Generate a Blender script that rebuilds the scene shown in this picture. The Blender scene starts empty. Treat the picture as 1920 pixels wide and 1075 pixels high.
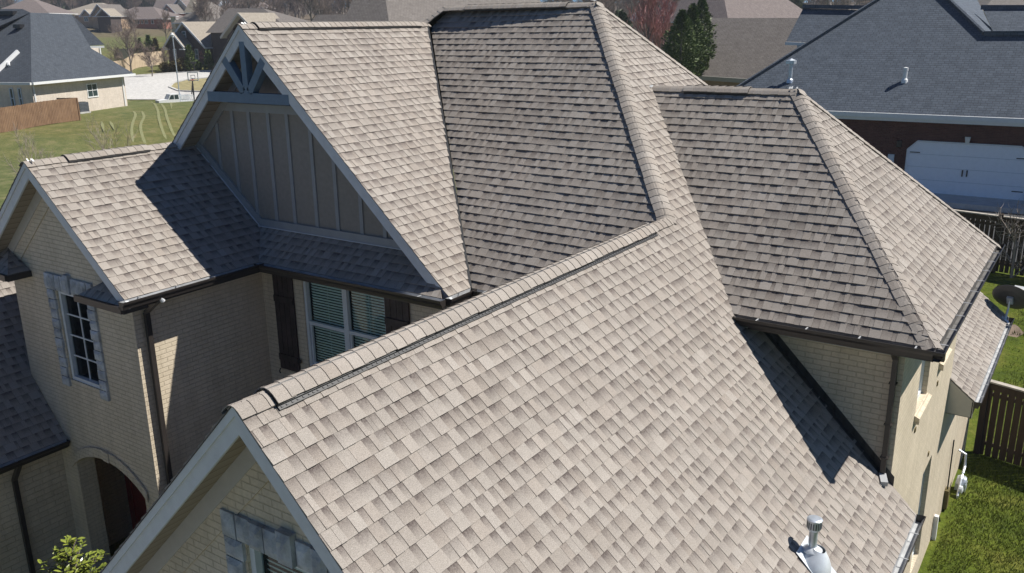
import bpy, bmesh, math, random
from mathutils import Vector as V, Matrix
R = math.radians
sc = bpy.context.scene
# ------------------------------------------------------------------ camera
W0, H0 = 1920.0, 1075.0
CAM = V((4.7755, -3.5191, 2.5006)); YAW, PITCH, ROLL, F = -0.59929, 0.28994, -0.014814, 1640.6
cy, sy, cp, sp = math.cos(YAW), math.sin(YAW), math.cos(PITCH), math.sin(PITCH)
fwd = V((sy*cp, cy*cp, -sp)); r_ = V((cy, -sy, 0)); u_ = r_.cross(fwd)
rt = r_*math.cos(ROLL) + u_*math.sin(ROLL); up = -r_*math.sin(ROLL) + u_*math.cos(ROLL)
cd = bpy.data.cameras.new('camera'); cam = bpy.data.objects.new('camera', cd); sc.collection.objects.link(cam)
cam.matrix_world = Matrix(((rt.x, up.x, -fwd.x, CAM.x), (rt.y, up.y, -fwd.y, CAM.y), (rt.z, up.z, -fwd.z, CAM.z), (0, 0, 0, 1)))
cd.sensor_width = 36; cd.lens = 36*F/W0; cd.clip_start = .1; cd.clip_end = 6000
sc.camera = cam
# ------------------------------------------------------------------ light
SUN = V((.479, .374, .795)).normalized()
w = bpy.data.worlds.new('World'); sc.world = w; w.use_nodes = True
nt = w.node_tree; sky = nt.nodes.new('ShaderNodeTexSky'); sky.sky_type = 'NISHITA'; sky.sun_disc = False
sky.sun_elevation = math.asin(SUN.z); sky.sun_rotation = math.atan2(SUN.x, SUN.y)
sky.air_density = .5; sky.dust_density = 0; sky.ozone_density = 6.0
bg = nt.nodes['Background']; tn = nt.nodes.new('ShaderNodeMix'); tn.data_type = 'RGBA'; tn.blend_type = 'MULTIPLY'; tn.inputs[0].default_value = 1; tn.inputs[7].default_value = (.74, 1.10, 1.34, 1)
nt.links.new(sky.outputs[0], tn.inputs[6]); nt.links.new(tn.outputs[2], bg.inputs[0]); bg.inputs[1].default_value = .05
sd = bpy.data.lights.new('sun', 'SUN'); sd.energy = 5.0; sd.angle = R(.5); sd.color = (1, .955, .88)
so = bpy.data.objects.new('sun', sd); sc.collection.objects.link(so); so.rotation_euler = (-SUN).to_track_quat('-Z', 'Y').to_euler(); so.location = (0, 0, 60)
sc.view_settings.view_transform = 'Standard'; sc.view_settings.look = 'None'; sc.view_settings.exposure = 0.45
# ------------------------------------------------------------------ pixel helpers (photo pixel -> point on a real plane)
def ray(u, v): return rt*((u-W0/2)/F) + up*((H0/2-v)/F) + fwd
def onp(u, v, P, n):
    d = ray(u, v); P = V(P); n = V(n); return CAM + d*((P-CAM).dot(n)/d.dot(n))
def ony(u, v, y): return onp(u, v, (0, y, 0), (0, 1, 0))
def onx(u, v, x): return onp(u, v, (x, 0, 0), (1, 0, 0))
def onz(u, v, z): return onp(u, v, (0, 0, z), (0, 0, 1))
def dep(u, v, D): return CAM + ray(u, v)*D
def px(P):
    d = V(P)-CAM; c = d.dot(fwd); return (W0/2+F*d.dot(rt)/c, H0/2-F*d.dot(up)/c, c)
rnd = random.Random(7)
# ------------------------------------------------------------------ object helpers
col = sc.collection
def tag(o, label=None, cat=None, group=None, kind=None):
    if label: o['label'] = label
    if cat: o['category'] = cat
    if group: o['group'] = group
    if kind: o['kind'] = kind
    return o
def empty(name, loc=(0, 0, 0), label=None, cat=None, group=None, rz=0):
    o = bpy.data.objects.new(name, None); col.objects.link(o); o.location = loc; o.rotation_euler[2] = rz; o.empty_display_size = .3
    bpy.context.view_layer.update() if False else None
    return tag(o, label, cat, group)
def frame(n):
    n = V(n).normalized()
    if abs(n.z) > .995: return V((1, 0, 0)), V((0, 1, 0))
    h = V((0, 0, 1)).cross(n).normalized(); return h, n.cross(h).normalized()
class MB:
    def __init__(s): s.v = []; s.f = []; s.m = []; s.uv = []; s.c = []
    def face(s, pts, m=0, uv=None, c=(.5, 0, .5)):
        pts = [V(p) for p in pts]; b = len(s.v); s.v += pts; s.f.append(list(range(b, b+len(pts)))); s.m.append(m)
        if uv is None:
            n = V((0, 0, 0))
            for i in range(len(pts)): n += pts[i].cross(pts[(i+1) % len(pts)])
            h, e = frame(n if n.length > 1e-12 else (0, 0, 1)); uv = [(p.dot(h), p.dot(e)) for p in pts]
        s.uv.append(uv); s.c.append(c); return s
    def box(s, x0, x1, y0, y1, z0, z1, m=0):
        p = [V((x, y, z)) for z in (z0, z1) for y in (y0, y1) for x in (x0, x1)]
        for q in ((0, 2, 3, 1), (4, 5, 7, 6), (0, 1, 5, 4), (1, 3, 7, 5), (3, 2, 6, 7), (2, 0, 4, 6)): s.face([p[i] for i in q], m)
        return s
    def obox(s, c, ex, ey, ez, m=0):   # centre + three half vectors
        c, ex, ey, ez = V(c), V(ex), V(ey), V(ez)
        p = [c + ex*a + ey*b + ez*d for d in (-1, 1) for b in (-1, 1) for a in (-1, 1)]
        fl = ex.cross(ey).dot(ez) < 0
        for q in ((0, 2, 3, 1), (4, 5, 7, 6), (0, 1, 5, 4), (1, 3, 7, 5), (3, 2, 6, 7), (2, 0, 4, 6)):
            q = q[::-1] if fl else q; s.face([p[i] for i in q], m)
        return s
    def beam(s, A, B, w, h, upv=(0, 0, 1), m=0):
        A, B = V(A), V(B); d = (B-A); L = d.length; d.normalize(); side = d.cross(V(upv)).normalized(); u = side.cross(d)
        return s.obox((A+B)/2, d*L/2, side*w/2, u*h/2, m)
    def prism(s, pts, vec, m=0, cap=True):
        pts = [V(p) for p in pts]; vec = V(vec); q = [p+vec for p in pts]; n = len(pts)
        nn = V((0, 0, 0))
        for i in range(n): nn += pts[i].cross(pts[(i+1) % n])
        if nn.dot(vec) > 0: pts, q = pts[::-1], q[::-1]
        if cap: s.face(pts, m); s.face(q[::-1], m)
        for i in range(n): j = (i+1) % n; s.face([pts[j], pts[i], q[i], q[j]], m)
        return s
    def tube(s, path, r, n=8, m=0, cap=True):
        path = [V(p) for p in path]; rs = r if isinstance(r, (list, tuple)) else [r]*len(path); rings = []
        for i, p in enumerate(path):
            d = (path[min(i+1, len(path)-1)]-path[max(i-1, 0)]).normalized()
            a = d.cross(V((0, 0, 1)) if abs(d.z) < .9 else V((1, 0, 0))).normalized(); b = d.cross(a)
            rings.append([p + (a*math.cos(t*2*math.pi/n) + b*math.sin(t*2*math.pi/n))*rs[i] for t in range(n)])
        for i in range(len(path)-1):
            for t in range(n): k = (t+1) % n; s.face([rings[i][t], rings[i][k], rings[i+1][k], rings[i+1][t]], m)
        if cap: s.face(rings[0][::-1], m); s.face(rings[-1], m)
        return s
    def lathe(s, c, axis, prof, n=20, m=0):   # prof: (r, h) along axis
        c, ax = V(c), V(axis).normalized(); a = ax.cross(V((0, 0, 1)) if abs(ax.z) < .9 else V((1, 0, 0))).normalized(); b = ax.cross(a)
        rings = [[c + ax*h + (a*math.cos(t*2*math.pi/n)+b*math.sin(t*2*math.pi/n))*r for t in range(n)] for r, h in prof]
        for i in range(len(prof)-1):
            for t in range(n): k = (t+1) % n; s.face([rings[i][t], rings[i][k], rings[i+1][k], rings[i+1][t]], m)
        return s
    def build(s, name, mats, parent=None, smooth=False, merge=False, col_attr=False):
        me = bpy.data.meshes.new(name); me.from_pydata([tuple(p) for p in s.v], [], s.f)
        if not isinstance(mats, (list, tuple)): mats = [mats]
        for k in mats: me.materials.append(k)
        ul = me.uv_layers.new(name='UVMap'); flat = [x for u in s.uv for q in u for x in q]; ul.data.foreach_set('uv', flat)
        me.polygons.foreach_set('material_index', s.m)
        if col_attr:
            ca = me.color_attributes.new('tone', 'FLOAT_COLOR', 'CORNER'); a = []
            for f, c in zip(s.f, s.c): a += list((c[0], c[1], c[2], 1))*len(f)
            ca.data.foreach_set('color', a)
        if merge:
            bm = bmesh.new(); bm.from_mesh(me); bmesh.ops.remove_doubles(bm, verts=bm.verts, dist=1e-4); bm.to_mesh(me); bm.free()
        if smooth: me.polygons.foreach_set('use_smooth', [True]*len(me.polygons))
        me.update(); o = bpy.data.objects.new(name, me); col.objects.link(o)
        if parent is not None:
            o.parent = parent
            mw = Matrix.Identity(4); q = parent
            while q is not None: mw = q.matrix_basis @ mw if q.parent is None else (q.matrix_parent_inverse @ q.matrix_basis) @ mw; q = q.parent
            o.matrix_parent_inverse = mw.inverted()
        return o
def struct(o): o['kind'] = 'structure'; return o
# ------------------------------------------------------------------ materials
def nmat(name):
    m = bpy.data.materials.new(name); m.use_nodes = True; b = m.node_tree.nodes['Principled BSDF']; return m, m.node_tree, b
def N(t, typ, **kw):
    n = t.nodes.new(typ)
    for k, v in kw.items():
        if k.startswith('i_'):
            key = k[2:]; key = int(key) if key.isdigit() else key
            n.inputs[key].default_value = v
        else: setattr(n, k, v)
    return n
def coordn(t, kind): return t.nodes.new('ShaderNodeTexCoord').outputs[kind]
def mix(t, fac, a, b, bt='MIX'):
    n = t.nodes.new('ShaderNodeMix'); n.data_type = 'RGBA'; n.blend_type = bt
    for i, x in ((0, fac), (6, a), (7, b)):
        if isinstance(x, bpy.types.NodeSocket): t.links.new(x, n.inputs[i])
        else: n.inputs[i].default_value = x if i == 0 else (*x, 1)
    return n.outputs[2]
def ramp(t, x, stops):
    n = t.nodes.new('ShaderNodeValToRGB'); e = n.color_ramp.elements
    while len(e) < len(stops): e.new(.5)
    for k, (p, c) in zip(e, stops): k.position = p; k.color = (*c, 1) if len(c) == 3 else c
    t.links.new(x, n.inputs[0]); return n.outputs[0]
def math_(t, op, a, b=0.0, c=None):
    n = t.nodes.new('ShaderNodeMath'); n.operation = op
    for i, x in enumerate((a, b) if c is None else (a, b, c)):
        if isinstance(x, bpy.types.NodeSocket): t.links.new(x, n.inputs[i])
        else: n.inputs[i].default_value = x
    return n.outputs[0]
def noise(t, vec, scale, detail=3, rough=.55, dim='3D'):
    n = t.nodes.new('ShaderNodeTexNoise'); n.inputs['Scale'].default_value = scale; n.inputs['Detail'].default_value = detail; n.inputs['Roughness'].default_value = rough
    t.links.new(vec, n.inputs['Vector']); return n.outputs['Fac']
def bump(t, b, h, s, d):
    n = t.nodes.new('ShaderNodeBump'); n.inputs['Strength'].default_value = s; n.inputs['Distance'].default_value = d
    t.links.new(h, n.inputs['Height']); t.links.new(n.outputs[0], b.inputs['Normal'])
def plain(name, c, rough=.6, var=.12, scale=6, metal=0, bmp=0, bscale=60):
    m, t, b = nmat(name); oc = coordn(t, 'Object'); f = noise(t, oc, scale, 4)
    lo = tuple(x*(1-var) for x in c); hi = tuple(min(1, x*(1+var)) for x in c)
    t.links.new(ramp(t, f, [(.3, lo), (.7, hi)]), b.inputs['Base Color']); b.inputs['Roughness'].default_value = rough; b.inputs['Metallic'].default_value = metal
    if bmp: bump(t, b, noise(t, oc, bscale, 3), bmp, .01)
    return m
def shingle_mat(name, lo, hi, warm):
    m, t, b = nmat(name); at = t.nodes.new('ShaderNodeAttribute'); at.attribute_name = 'tone'
    sp = t.nodes.new('ShaderNodeSeparateColor'); t.links.new(at.outputs['Color'], sp.inputs[0])
    uv = coordn(t, 'UV'); su = t.nodes.new('ShaderNodeSeparateXYZ'); t.links.new(uv, su.inputs[0])
    oc = coordn(t, 'Object')
    base = ramp(t, sp.outputs[0], [(0, lo), (.5, tuple((a+c)/2 for a, c in zip(lo, hi))), (1, hi)])
    base = mix(t, math_(t, 'MULTIPLY', sp.outputs[2], .22), base, warm)
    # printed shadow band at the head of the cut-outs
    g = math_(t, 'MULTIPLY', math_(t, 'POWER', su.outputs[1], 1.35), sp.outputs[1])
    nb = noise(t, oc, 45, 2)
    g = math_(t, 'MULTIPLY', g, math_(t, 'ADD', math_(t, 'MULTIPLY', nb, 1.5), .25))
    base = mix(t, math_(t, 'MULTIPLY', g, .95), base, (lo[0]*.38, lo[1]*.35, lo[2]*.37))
    g1 = noise(t, oc, 170, 2, .7); g2 = noise(t, oc, .8, 5, .65)
    gr = math_(t, 'ADD', math_(t, 'MULTIPLY', g1, 1.7), .15); gr = math_(t, 'MULTIPLY', gr, math_(t, 'ADD', math_(t, 'MULTIPLY', g2, .44), .78))
    cb = t.nodes.new('ShaderNodeCombineColor')
    for i in range(3): t.links.new(gr, cb.inputs[i])
    base = mix(t, 1.0, base, cb.outputs[0], 'MULTIPLY')
    t.links.new(base, b.inputs['Base Color']); b.inputs['Roughness'].default_value = .92; b.inputs['Specular IOR Level'].default_value = .25
    bump(t, b, g1, .55, .004); return m
def bgshingle(name, lo, hi):
    m, t, b = nmat(name); uv = coordn(t, 'UV')
    br = N(t, 'ShaderNodeTexBrick', offset=.37, offset_frequency=2); t.links.new(uv, br.inputs['Vector'])
    br.inputs['Scale'].default_value = 1; br.inputs['Brick Width'].default_value = .27; br.inputs['Row Height'].default_value = .145
    br.inputs['Mortar Size'].default_value = .018; br.inputs['Mortar Smooth'].default_value = .3; br.inputs['Bias'].default_value = 0
    br.inputs['Color1'].default_value = (*lo, 1); br.inputs['Color2'].default_value = (*hi, 1); br.inputs['Mortar'].default_value = (*[x*.25 for x in lo], 1)
    f = noise(t, uv, 2.2, 4, .7); f2 = noise(t, uv, 28, 2)
    c = mix(t, .32, br.outputs['Color'], ramp(t, f2, [(.3, tuple(x*.5 for x in lo)), (.7, tuple(x*1.5 for x in hi))]))
    c = mix(t, .35, c, ramp(t, f, [(.3, tuple(x*.8 for x in lo)), (.7, tuple(x*1.1 for x in hi))]))
    t.links.new(c, b.inputs['Base Color']); b.inputs['Roughness'].default_value = .9; b.inputs['Specular IOR Level'].default_value = .3
    bump(t, b, br.outputs['Fac'], .5, -.01); return m
def brick(name, c1, c2, mort, rough=.85, w=.215, h=.072, mv=.35, bs=.5):
    m, t, b = nmat(name); uv = coordn(t, 'UV')
    br = N(t, 'ShaderNodeTexBrick', offset=.5); t.links.new(uv, br.inputs['Vector'])
    br.inputs['Scale'].default_value = 1; br.inputs['Brick Width'].default_value = w; br.inputs['Row Height'].default_value = h
    br.inputs['Mortar Size'].default_value = .007; br.inputs['Mortar Smooth'].default_value = .4
    br.inputs['Color1'].default_value = (*c1, 1); br.inputs['Color2'].default_value = (*c2, 1); br.inputs['Mortar'].default_value = (*mort, 1)
    f = noise(t, uv, 1.3, 5, .65); f2 = noise(t, uv, 30, 3)
    c = mix(t, mv, br.outputs['Color'], ramp(t, f, [(.3, tuple(x*.72 for x in c1)), (.7, tuple(min(1, x*1.12) for x in c2))]))
    mp = N(t, 'ShaderNodeMapping'); mp.inputs['Scale'].default_value = (3.0, .35, 1); t.links.new(uv, mp.inputs[0]); st = noise(t, mp.outputs[0], 1.6, 5, .7)
    c = mix(t, .75, c, ramp(t, st, [(.30, (.80, .79, .77)), (.55, (1, 1, 1)), (.75, (1.06, 1.06, 1.06))]), 'MULTIPLY')
    c = mix(t, .18, c, ramp(t, f2, [(.3, tuple(x*.6 for x in c1)), (.7, tuple(min(1, x*1.25) for x in c2))]))
    t.links.new(c, b.inputs['Base Color']); b.inputs['Roughness'].default_value = rough; b.inputs['Specular IOR Level'].default_value = .25
    h_ = math_(t, 'SUBTRACT', math_(t, 'MULTIPLY', f2, .35), br.outputs['Fac']); bump(t, b, h_, bs, .008); return m
def glassy(name, c, rough=.06):
    m, t, b = nmat(name); b.inputs['Base Color'].default_value = (*c, 1); b.inputs['Roughness'].default_value = rough; b.inputs['IOR'].default_value = 1.5
    oc = coordn(t, 'Object'); bump(t, b, noise(t, oc, 1.5, 1), .12, .02); return m
def glass_pane(name, tint):
    m, t, b = nmat(name); o = t.nodes['Material Output']; tr = N(t, 'ShaderNodeBsdfTransparent'); tr.inputs[0].default_value = (*tint, 1)
    gl = N(t, 'ShaderNodeBsdfGlossy'); gl.inputs['Roughness'].default_value = .03; fr = N(t, 'ShaderNodeFresnel'); fr.inputs[0].default_value = 1.5
    mx = N(t, 'ShaderNodeMixShader'); t.links.new(fr.outputs[0], mx.inputs[0]); t.links.new(tr.outputs[0], mx.inputs[1]); t.links.new(gl.outputs[0], mx.inputs[2]); t.links.new(mx.outputs[0], o.inputs[0]); return m
M = {}
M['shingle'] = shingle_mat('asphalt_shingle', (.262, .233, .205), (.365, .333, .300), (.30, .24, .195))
M['deck'] = plain('roof_deck', (.05, .047, .045), .9)
M['wall'] = brick('painted_brick', (.60, .515, .385), (.67, .58, .45), (.45, .38, .275), bs=.9)
M['wall_rough'] = brick('painted_brick_rough', (.52, .44, .32), (.64, .55, .42), (.38, .32, .23), mv=.5, bs=1.2, w=.30, h=.10)
M['trim'] = plain('grey_trim_paint', (.60, .62, .64), .55, .06, 9, bmp=.1)
M['beam'] = plain('blue_grey_beam_paint', (.13, .19, .26), .55, .1, 9, bmp=.2)
M['frieze'] = plain('taupe_trim_paint', (.46, .44, .40), .6, .05, 8)
M['board'] = plain('taupe_board_siding', (.27, .24, .205), .65, .08, 14, bmp=.15, bscale=120)
M['batten'] = plain('grey_batten_paint', (.31, .315, .315), .6, .06)
M['gutter'] = plain('dark_bronze_gutter', (.035, .03, .028), .35, .15, 5)
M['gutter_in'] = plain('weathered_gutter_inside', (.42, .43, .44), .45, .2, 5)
M['gutter_shaded'] = plain('shaded_gutter_inside', (.13, .125, .12), .6, .35, 6)  # darker copy of the gutter lining, eave shade put into its colour
M['hanger'] = plain('galvanised_hanger', (.40, .41, .42), .4, .05)
M['vent'] = plain('black_vent_plastic', (.018, .019, .021), .5, .2)
M['ventfin'] = plain('grey_vent_fins', (.075, .075, .08), .6, .2)
M['stone'] = plain('rock_face_limestone', (.40, .42, .44), .9, .38, 5, bmp=1.0, bscale=26)
M['mortar'] = plain('mortar_bed', (.30, .27, .21), .9, .2)
M['white'] = plain('white_paint', (.74, .75, .75), .5, .04)
M['winframe'] = plain('window_vinyl', (.62, .66, .68), .45, .05)
M['blind'] = plain('window_blind', (.84, .88, .86), .6, .06)
M['glass'] = glass_pane('window_glass', (.80, .93, .90)); M['dark'] = plain('dark_interior', (.012, .013, .014), .8)
M['bgglass'] = glassy('dark_window_glass', (.03, .05, .055))
M['shutter'] = plain('dark_wood_shutter', (.040, .028, .028), .6, .45, 7, bmp=.6, bscale=25)
M['metal'] = plain('galvanised_metal', (.55, .60, .66), .38, .18, 9, metal=.55)
M['lead'] = plain('white_lead_flashing', (.66, .70, .74), .42, .12, 9, metal=.2)
M['red'] = plain('red_door_paint', (.34, .035, .028), .35, .2, 6)
M['flash'] = plain('bronze_step_flashing', (.04, .038, .037), .45, .2)
M['paint_drip'] = plain('white_caulk_splash', (.8, .8, .78), .6, .03)
M['concrete'] = plain('concrete_paving', (.50, .49, .47), .9, .14, 3, bmp=.2, bscale=30)
M['bounce'] = plain('bounce_slab_grey', (.27, .26, .245), .9, .14, 3)  # grey of the unseen front slab, set for its bounce light
M['wood_cap'] = wood_mat('sunlit_cap_wood', (.30, .26, .22), (.50, .45, .39), 8) if False else plain('sunlit_cap_wood', (.42, .38, .33), .85, .2, 6)  # cap rails paler than the boards: sunlight on top put into the colour
M['soil'] = plain('bare_soil', (.20, .15, .11), .95, .3, 4)
def soffit_mat():
    m, t, b = nmat('grooved_soffit'); uv = coordn(t, 'Object'); wv = N(t, 'ShaderNodeTexWave', bands_direction='X'); wv.inputs['Scale'].default_value = 2.6; wv.wave_profile = 'SAW'
    t.links.new(uv, wv.inputs['Vector']); c = ramp(t, wv.outputs['Fac'], [(0, (.06, .05, .035)), (.10, (.30, .25, .19)), (1, (.34, .29, .22))])
    t.links.new(c, b.inputs['Base Color']); b.inputs['Roughness'].default_value = .7; return m
M['soffit'] = soffit_mat()
def wood_mat(name, c, c2, sc_=14):
    m, t, b = nmat(name); oc = coordn(t, 'Object'); mp = N(t, 'ShaderNodeMapping'); mp.inputs['Scale'].default_value = (1, 1, .12); t.links.new(oc, mp.inputs[0])
    f = noise(t, mp.outputs[0], sc_, 5, .65); f2 = noise(t, oc, 1.7, 2)
    c_ = ramp(t, f, [(.25, c), (.75, c2)]); c_ = mix(t, .4, c_, ramp(t, f2, [(.3, c), (.7, c2)]))
    t.links.new(c_, b.inputs['Base Color']); b.inputs['Roughness'].default_value = .8; return m
M['wood_dark'] = wood_mat('weathered_dark_fence_wood', (.032, .020, .011), (.085, .053, .030))
M['wood_brown'] = wood_mat('stained_brown_fence_wood', (.14, .075, .04), (.30, .185, .105), 5)
M['wood_pale'] = wood_mat('pale_new_fence_wood', (.40, .30, .20), (.62, .50, .36), 3)
M['bark'] = plain('grey_bark', (.17, .145, .125), .95, .25, 8)
M['barkpale'] = plain('pale_twig_bark', (.30, .25, .215), .9, .2, 8)
M['twig'] = plain('twig_haze_brown', (.19, .145, .125), .95, .3, 5)
M['budtwig'] = plain('red_bud_twigs', (.40, .21, .195), .9, .35, 2)
def leafmat(name, a, b_, c=None, rough=.55, scale=.9, sp=.3):
    m, t, b = nmat(name); oc = coordn(t, 'Object'); f = noise(t, oc, scale, 4, .7)
    t.links.new(ramp(t, f, [(.3, a), (.7, b_)]), b.inputs['Base Color']); b.inputs['Roughness'].default_value = rough; b.inputs['Specular IOR Level'].default_value = sp
    return m
M['ever'] = leafmat('evergreen_foliage', (.045, .085, .025), (.15, .19, .06), scale=1.6)
M['everfar'] = leafmat('pine_foliage', (.05, .075, .045), (.12, .14, .075), scale=.3)
M['shrubbrown'] = leafmat('brown_green_shrub', (.09, .075, .03), (.17, .135, .06), scale=2)
M['magnolia'] = leafmat('glossy_magnolia_leaf', (.055, .10, .015), (.32, .35, .06), rough=.22, scale=14, sp=.7)
def lawn_mat():
    m, t, b = nmat('lawn_grass'); oc = coordn(t, 'Object')
    f = noise(t, oc, .045, 4, .6); g = noise(t, oc, .9, 6, .75); h = noise(t, oc, 9, 4, .75); k = noise(t, oc, 55, 2, .7)
    near = ramp(t, g, [(.3, (.05, .075, .014)), (.5, (.085, .115, .015)), (.7, (.15, .155, .035)), (.82, (.22, .19, .07))])
    far = ramp(t, g, [(.30, (.07, .095, .034)), (.52, (.13, .145, .06)), (.72, (.225, .20, .115))])
    sx = t.nodes.new('ShaderNodeSeparateXYZ'); t.links.new(oc, sx.inputs[0])
    fr = N(t, 'ShaderNodeMapRange'); fr.inputs[1].default_value = -25; fr.inputs[2].default_value = 2; t.links.new(sx.outputs[0], fr.inputs[0])
    c = mix(t, fr.outputs[0], far, near)
    c = mix(t, .55, c, ramp(t, h, [(.28, (.4, .42, .4)), (.72, (1.5, 1.45, 1.35))]), 'MULTIPLY')
    c = mix(t, .4, c, ramp(t, k, [(.3, (.5, .5, .5)), (.7, (1.5, 1.5, 1.5))]), 'MULTIPLY')
    dist = ramp(t, f, [(.45, (1, 1, 1)), (.62, (1.15, 1.0, .9))]); c = mix(t, .8, c, dist, 'MULTIPLY')
    dn = t.nodes.new('ShaderNodeVectorMath'); dn.operation = 'LENGTH'; t.links.new(oc, dn.inputs[0]); wf = N(t, 'ShaderNodeMapRange'); wf.inputs[1].default_value = 190; wf.inputs[2].default_value = 260; t.links.new(dn.outputs['Value'], wf.inputs[0])
    c = mix(t, wf.outputs[0], c, ramp(t, g, [(.3, (.10, .078, .055)), (.7, (.17, .135, .10))]))
    t.links.new(c, b.inputs['Base Color']); b.inputs['Roughness'].default_value = .95; b.inputs['Specular IOR Level'].default_value = .1
    bump(t, b, h, .8, .06); return m
M['lawn'] = lawn_mat()
M['blade'] = leafmat('grass_blade', (.065, .10, .012), (.18, .205, .035), scale=.8, rough=.6)
M['dead'] = leafmat('dry_grass_streak', (.17, .18, .08), (.25, .25, .13), scale=5, rough=.95)
M['wbrick'] = brick('pale_brown_brick', (.58, .50, .42), (.70, .62, .54), (.66, .62, .56))
M['dbrick'] = brick('dark_red_brick', (.085, .035, .028), (.15, .06, .045), (.10, .075, .065))
M['rbrick'] = brick('red_brick', (.30, .12, .09), (.38, .17, .13), (.35, .28, .24))
M['obrick'] = brick('tan_brick', (.42, .29, .18), (.5, .36, .24), (.5, .42, .34))
M['blkbrick'] = brick('charcoal_brick', (.055, .045, .045), (.11, .085, .08), (.12, .11, .10))
M['slate'] = bgshingle('charcoal_shingle', (.040, .049, .062), (.085, .098, .118))
M['slate2'] = bgshingle('blue_charcoal_shingle', (.058, .072, .094), (.115, .138, .172))
M['brownsh'] = bgshingle('brown_shingle', (.13, .115, .105), (.21, .19, .175))
M['tansh'] = bgshingle('tan_shingle', (.27, .235, .19), (.38, .34, .285))
M['purpsh'] = bgshingle('weathered_plum_shingle', (.14, .115, .11), (.22, .185, .175))
M['asphalt'] = plain('driveway_asphalt', (.05, .052, .055), .9, .2)
M['panelw'] = plain('garage_door_white', (.88, .90, .92), .5, .03)
M['siding'] = plain('cream_siding', (.62, .56, .42), .7, .06)
M['bluesid'] = plain('pale_blue_siding', (.45, .52, .60), .7, .06)
M['acgrey'] = plain('grey_painted_steel', (.10, .11, .125), .5, .2)
M['hoopblack'] = plain('black_steel', (.02, .02, .022), .4, .1)
M['orange'] = plain('orange_steel', (.6, .10, .03), .5, .1)

# ------------------------------------------------------------------ terrain
CTRL = [(0, 0, -7.1), (10, -8, -7.1), (10, 16, -7.1), (3, 20, -7.1), (-20, 10, -7.1), (-30, -5, -7.1), (-12, -12, -7.1), (-12, 30, -6.9), (25, 10, -7.0), (30, -30, -7.2),
        (-4, 39, -5.1), (4, 39, -5.1), (14, 40, -5.1), (-4, 35, -5.2), (3, 35, -5.2), (10, 35, -5.2), (20, 30, -6.2), (-20, 45, -6.2), (-57, 24, -5.9), (-66, 37, -4.6), (-63, 29, -4.8), (-73, 46, -4.4), (-78, 40, -4.4), (-100, 50, -4.2), (-50, 35, -6.0), (-45, 0, -6.8)]
for _u, _v in ((1700, 482), (1800, 496), (1880, 507), (1980, 521), (2100, 538)): CTRL.append(tuple(ony(_u, _v, 28.6)))
for _x in (1, 4, 7): CTRL.append((_x, 22.5, -6.6))
def ctl(u, v, D): p = dep(u, v, D); CTRL.append(tuple(p))
ctl(350, 190, 95); ctl(260, 143, 112); ctl(430, 170, 100); ctl(310, 125, 122); ctl(400, 124, 122); ctl(240, 120, 135); ctl(200, 70, 205); ctl(150, 50, 235); ctl(300, 55, 245); ctl(380, 42, 260)
ctl(60, 30, 330); ctl(300, 22, 360); ctl(500, 30, 330); ctl(700, 26, 330); ctl(1000, 26, 330); ctl(1300, 24, 330); ctl(1600, 20, 330); ctl(1900, 18, 330); ctl(600, 55, 180); ctl(900, 55, 180); ctl(1250, 60, 170); ctl(1500, 50, 160); ctl(1850, 45, 160)
ctl(-200, 20, 500); ctl(300, 8, 560); ctl(1000, 8, 560); ctl(1600, 5, 560); ctl(2300, 5, 560); ctl(1380, 190, 62); ctl(1300, 175, 70); ctl(1200, 90, 110)
def gz(x, y):
    s = 0; t = 0
    for a, b, c in CTRL:
        d = (x-a)**2+(y-b)**2 + 9.0; w_ = 1/(d*d); s += w_*c; t += w_
    r = math.hypot(x, y)
    return s/t
def onground(u, v):
    d = ray(u, v); lo, hi = 3.0, 3.0
    while hi < 1500:
        p = CAM+d*hi
        if p.z < gz(p.x, p.y): break
        lo = hi; hi *= 1.04
    for _ in range(30):
        m = (lo+hi)/2; p = CAM+d*m
        if p.z < gz(p.x, p.y): hi = m
        else: lo = m
    return CAM+d*hi
def axis(vals):
    out = []
    for a, b, s in vals:
        n = int(round((b-a)/s)); out += [a+(b-a)*i/n for i in range(n)]
    return out+[vals[-1][1]]
def make_terrain():
    xs = axis([(-3000, -900, 300), (-900, -400, 50), (-400, -140, 13), (-140, 40, 3), (40, 200, 16), (200, 600, 50), (600, 3000, 300)])
    ys = axis([(-900, -60, 80), (-60, -20, 8), (-20, 90, 3), (90, 200, 6), (200, 500, 15), (500, 1000, 50), (1000, 3600, 260)])
    vs = [(x, y, gz(x, y)) for y in ys for x in xs]; nx = len(xs)
    fs = [(j*nx+i, j*nx+i+1, (j+1)*nx+i+1, (j+1)*nx+i) for j in range(len(ys)-1) for i in range(nx-1)]
    me = bpy.data.meshes.new('ground'); me.from_pydata(vs, [], fs); me.materials.append(M['lawn']); me.polygons.foreach_set('use_smooth', [True]*len(fs))
    o = bpy.data.objects.new('ground', me); col.objects.link(o); struct(o)
make_terrain()
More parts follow.
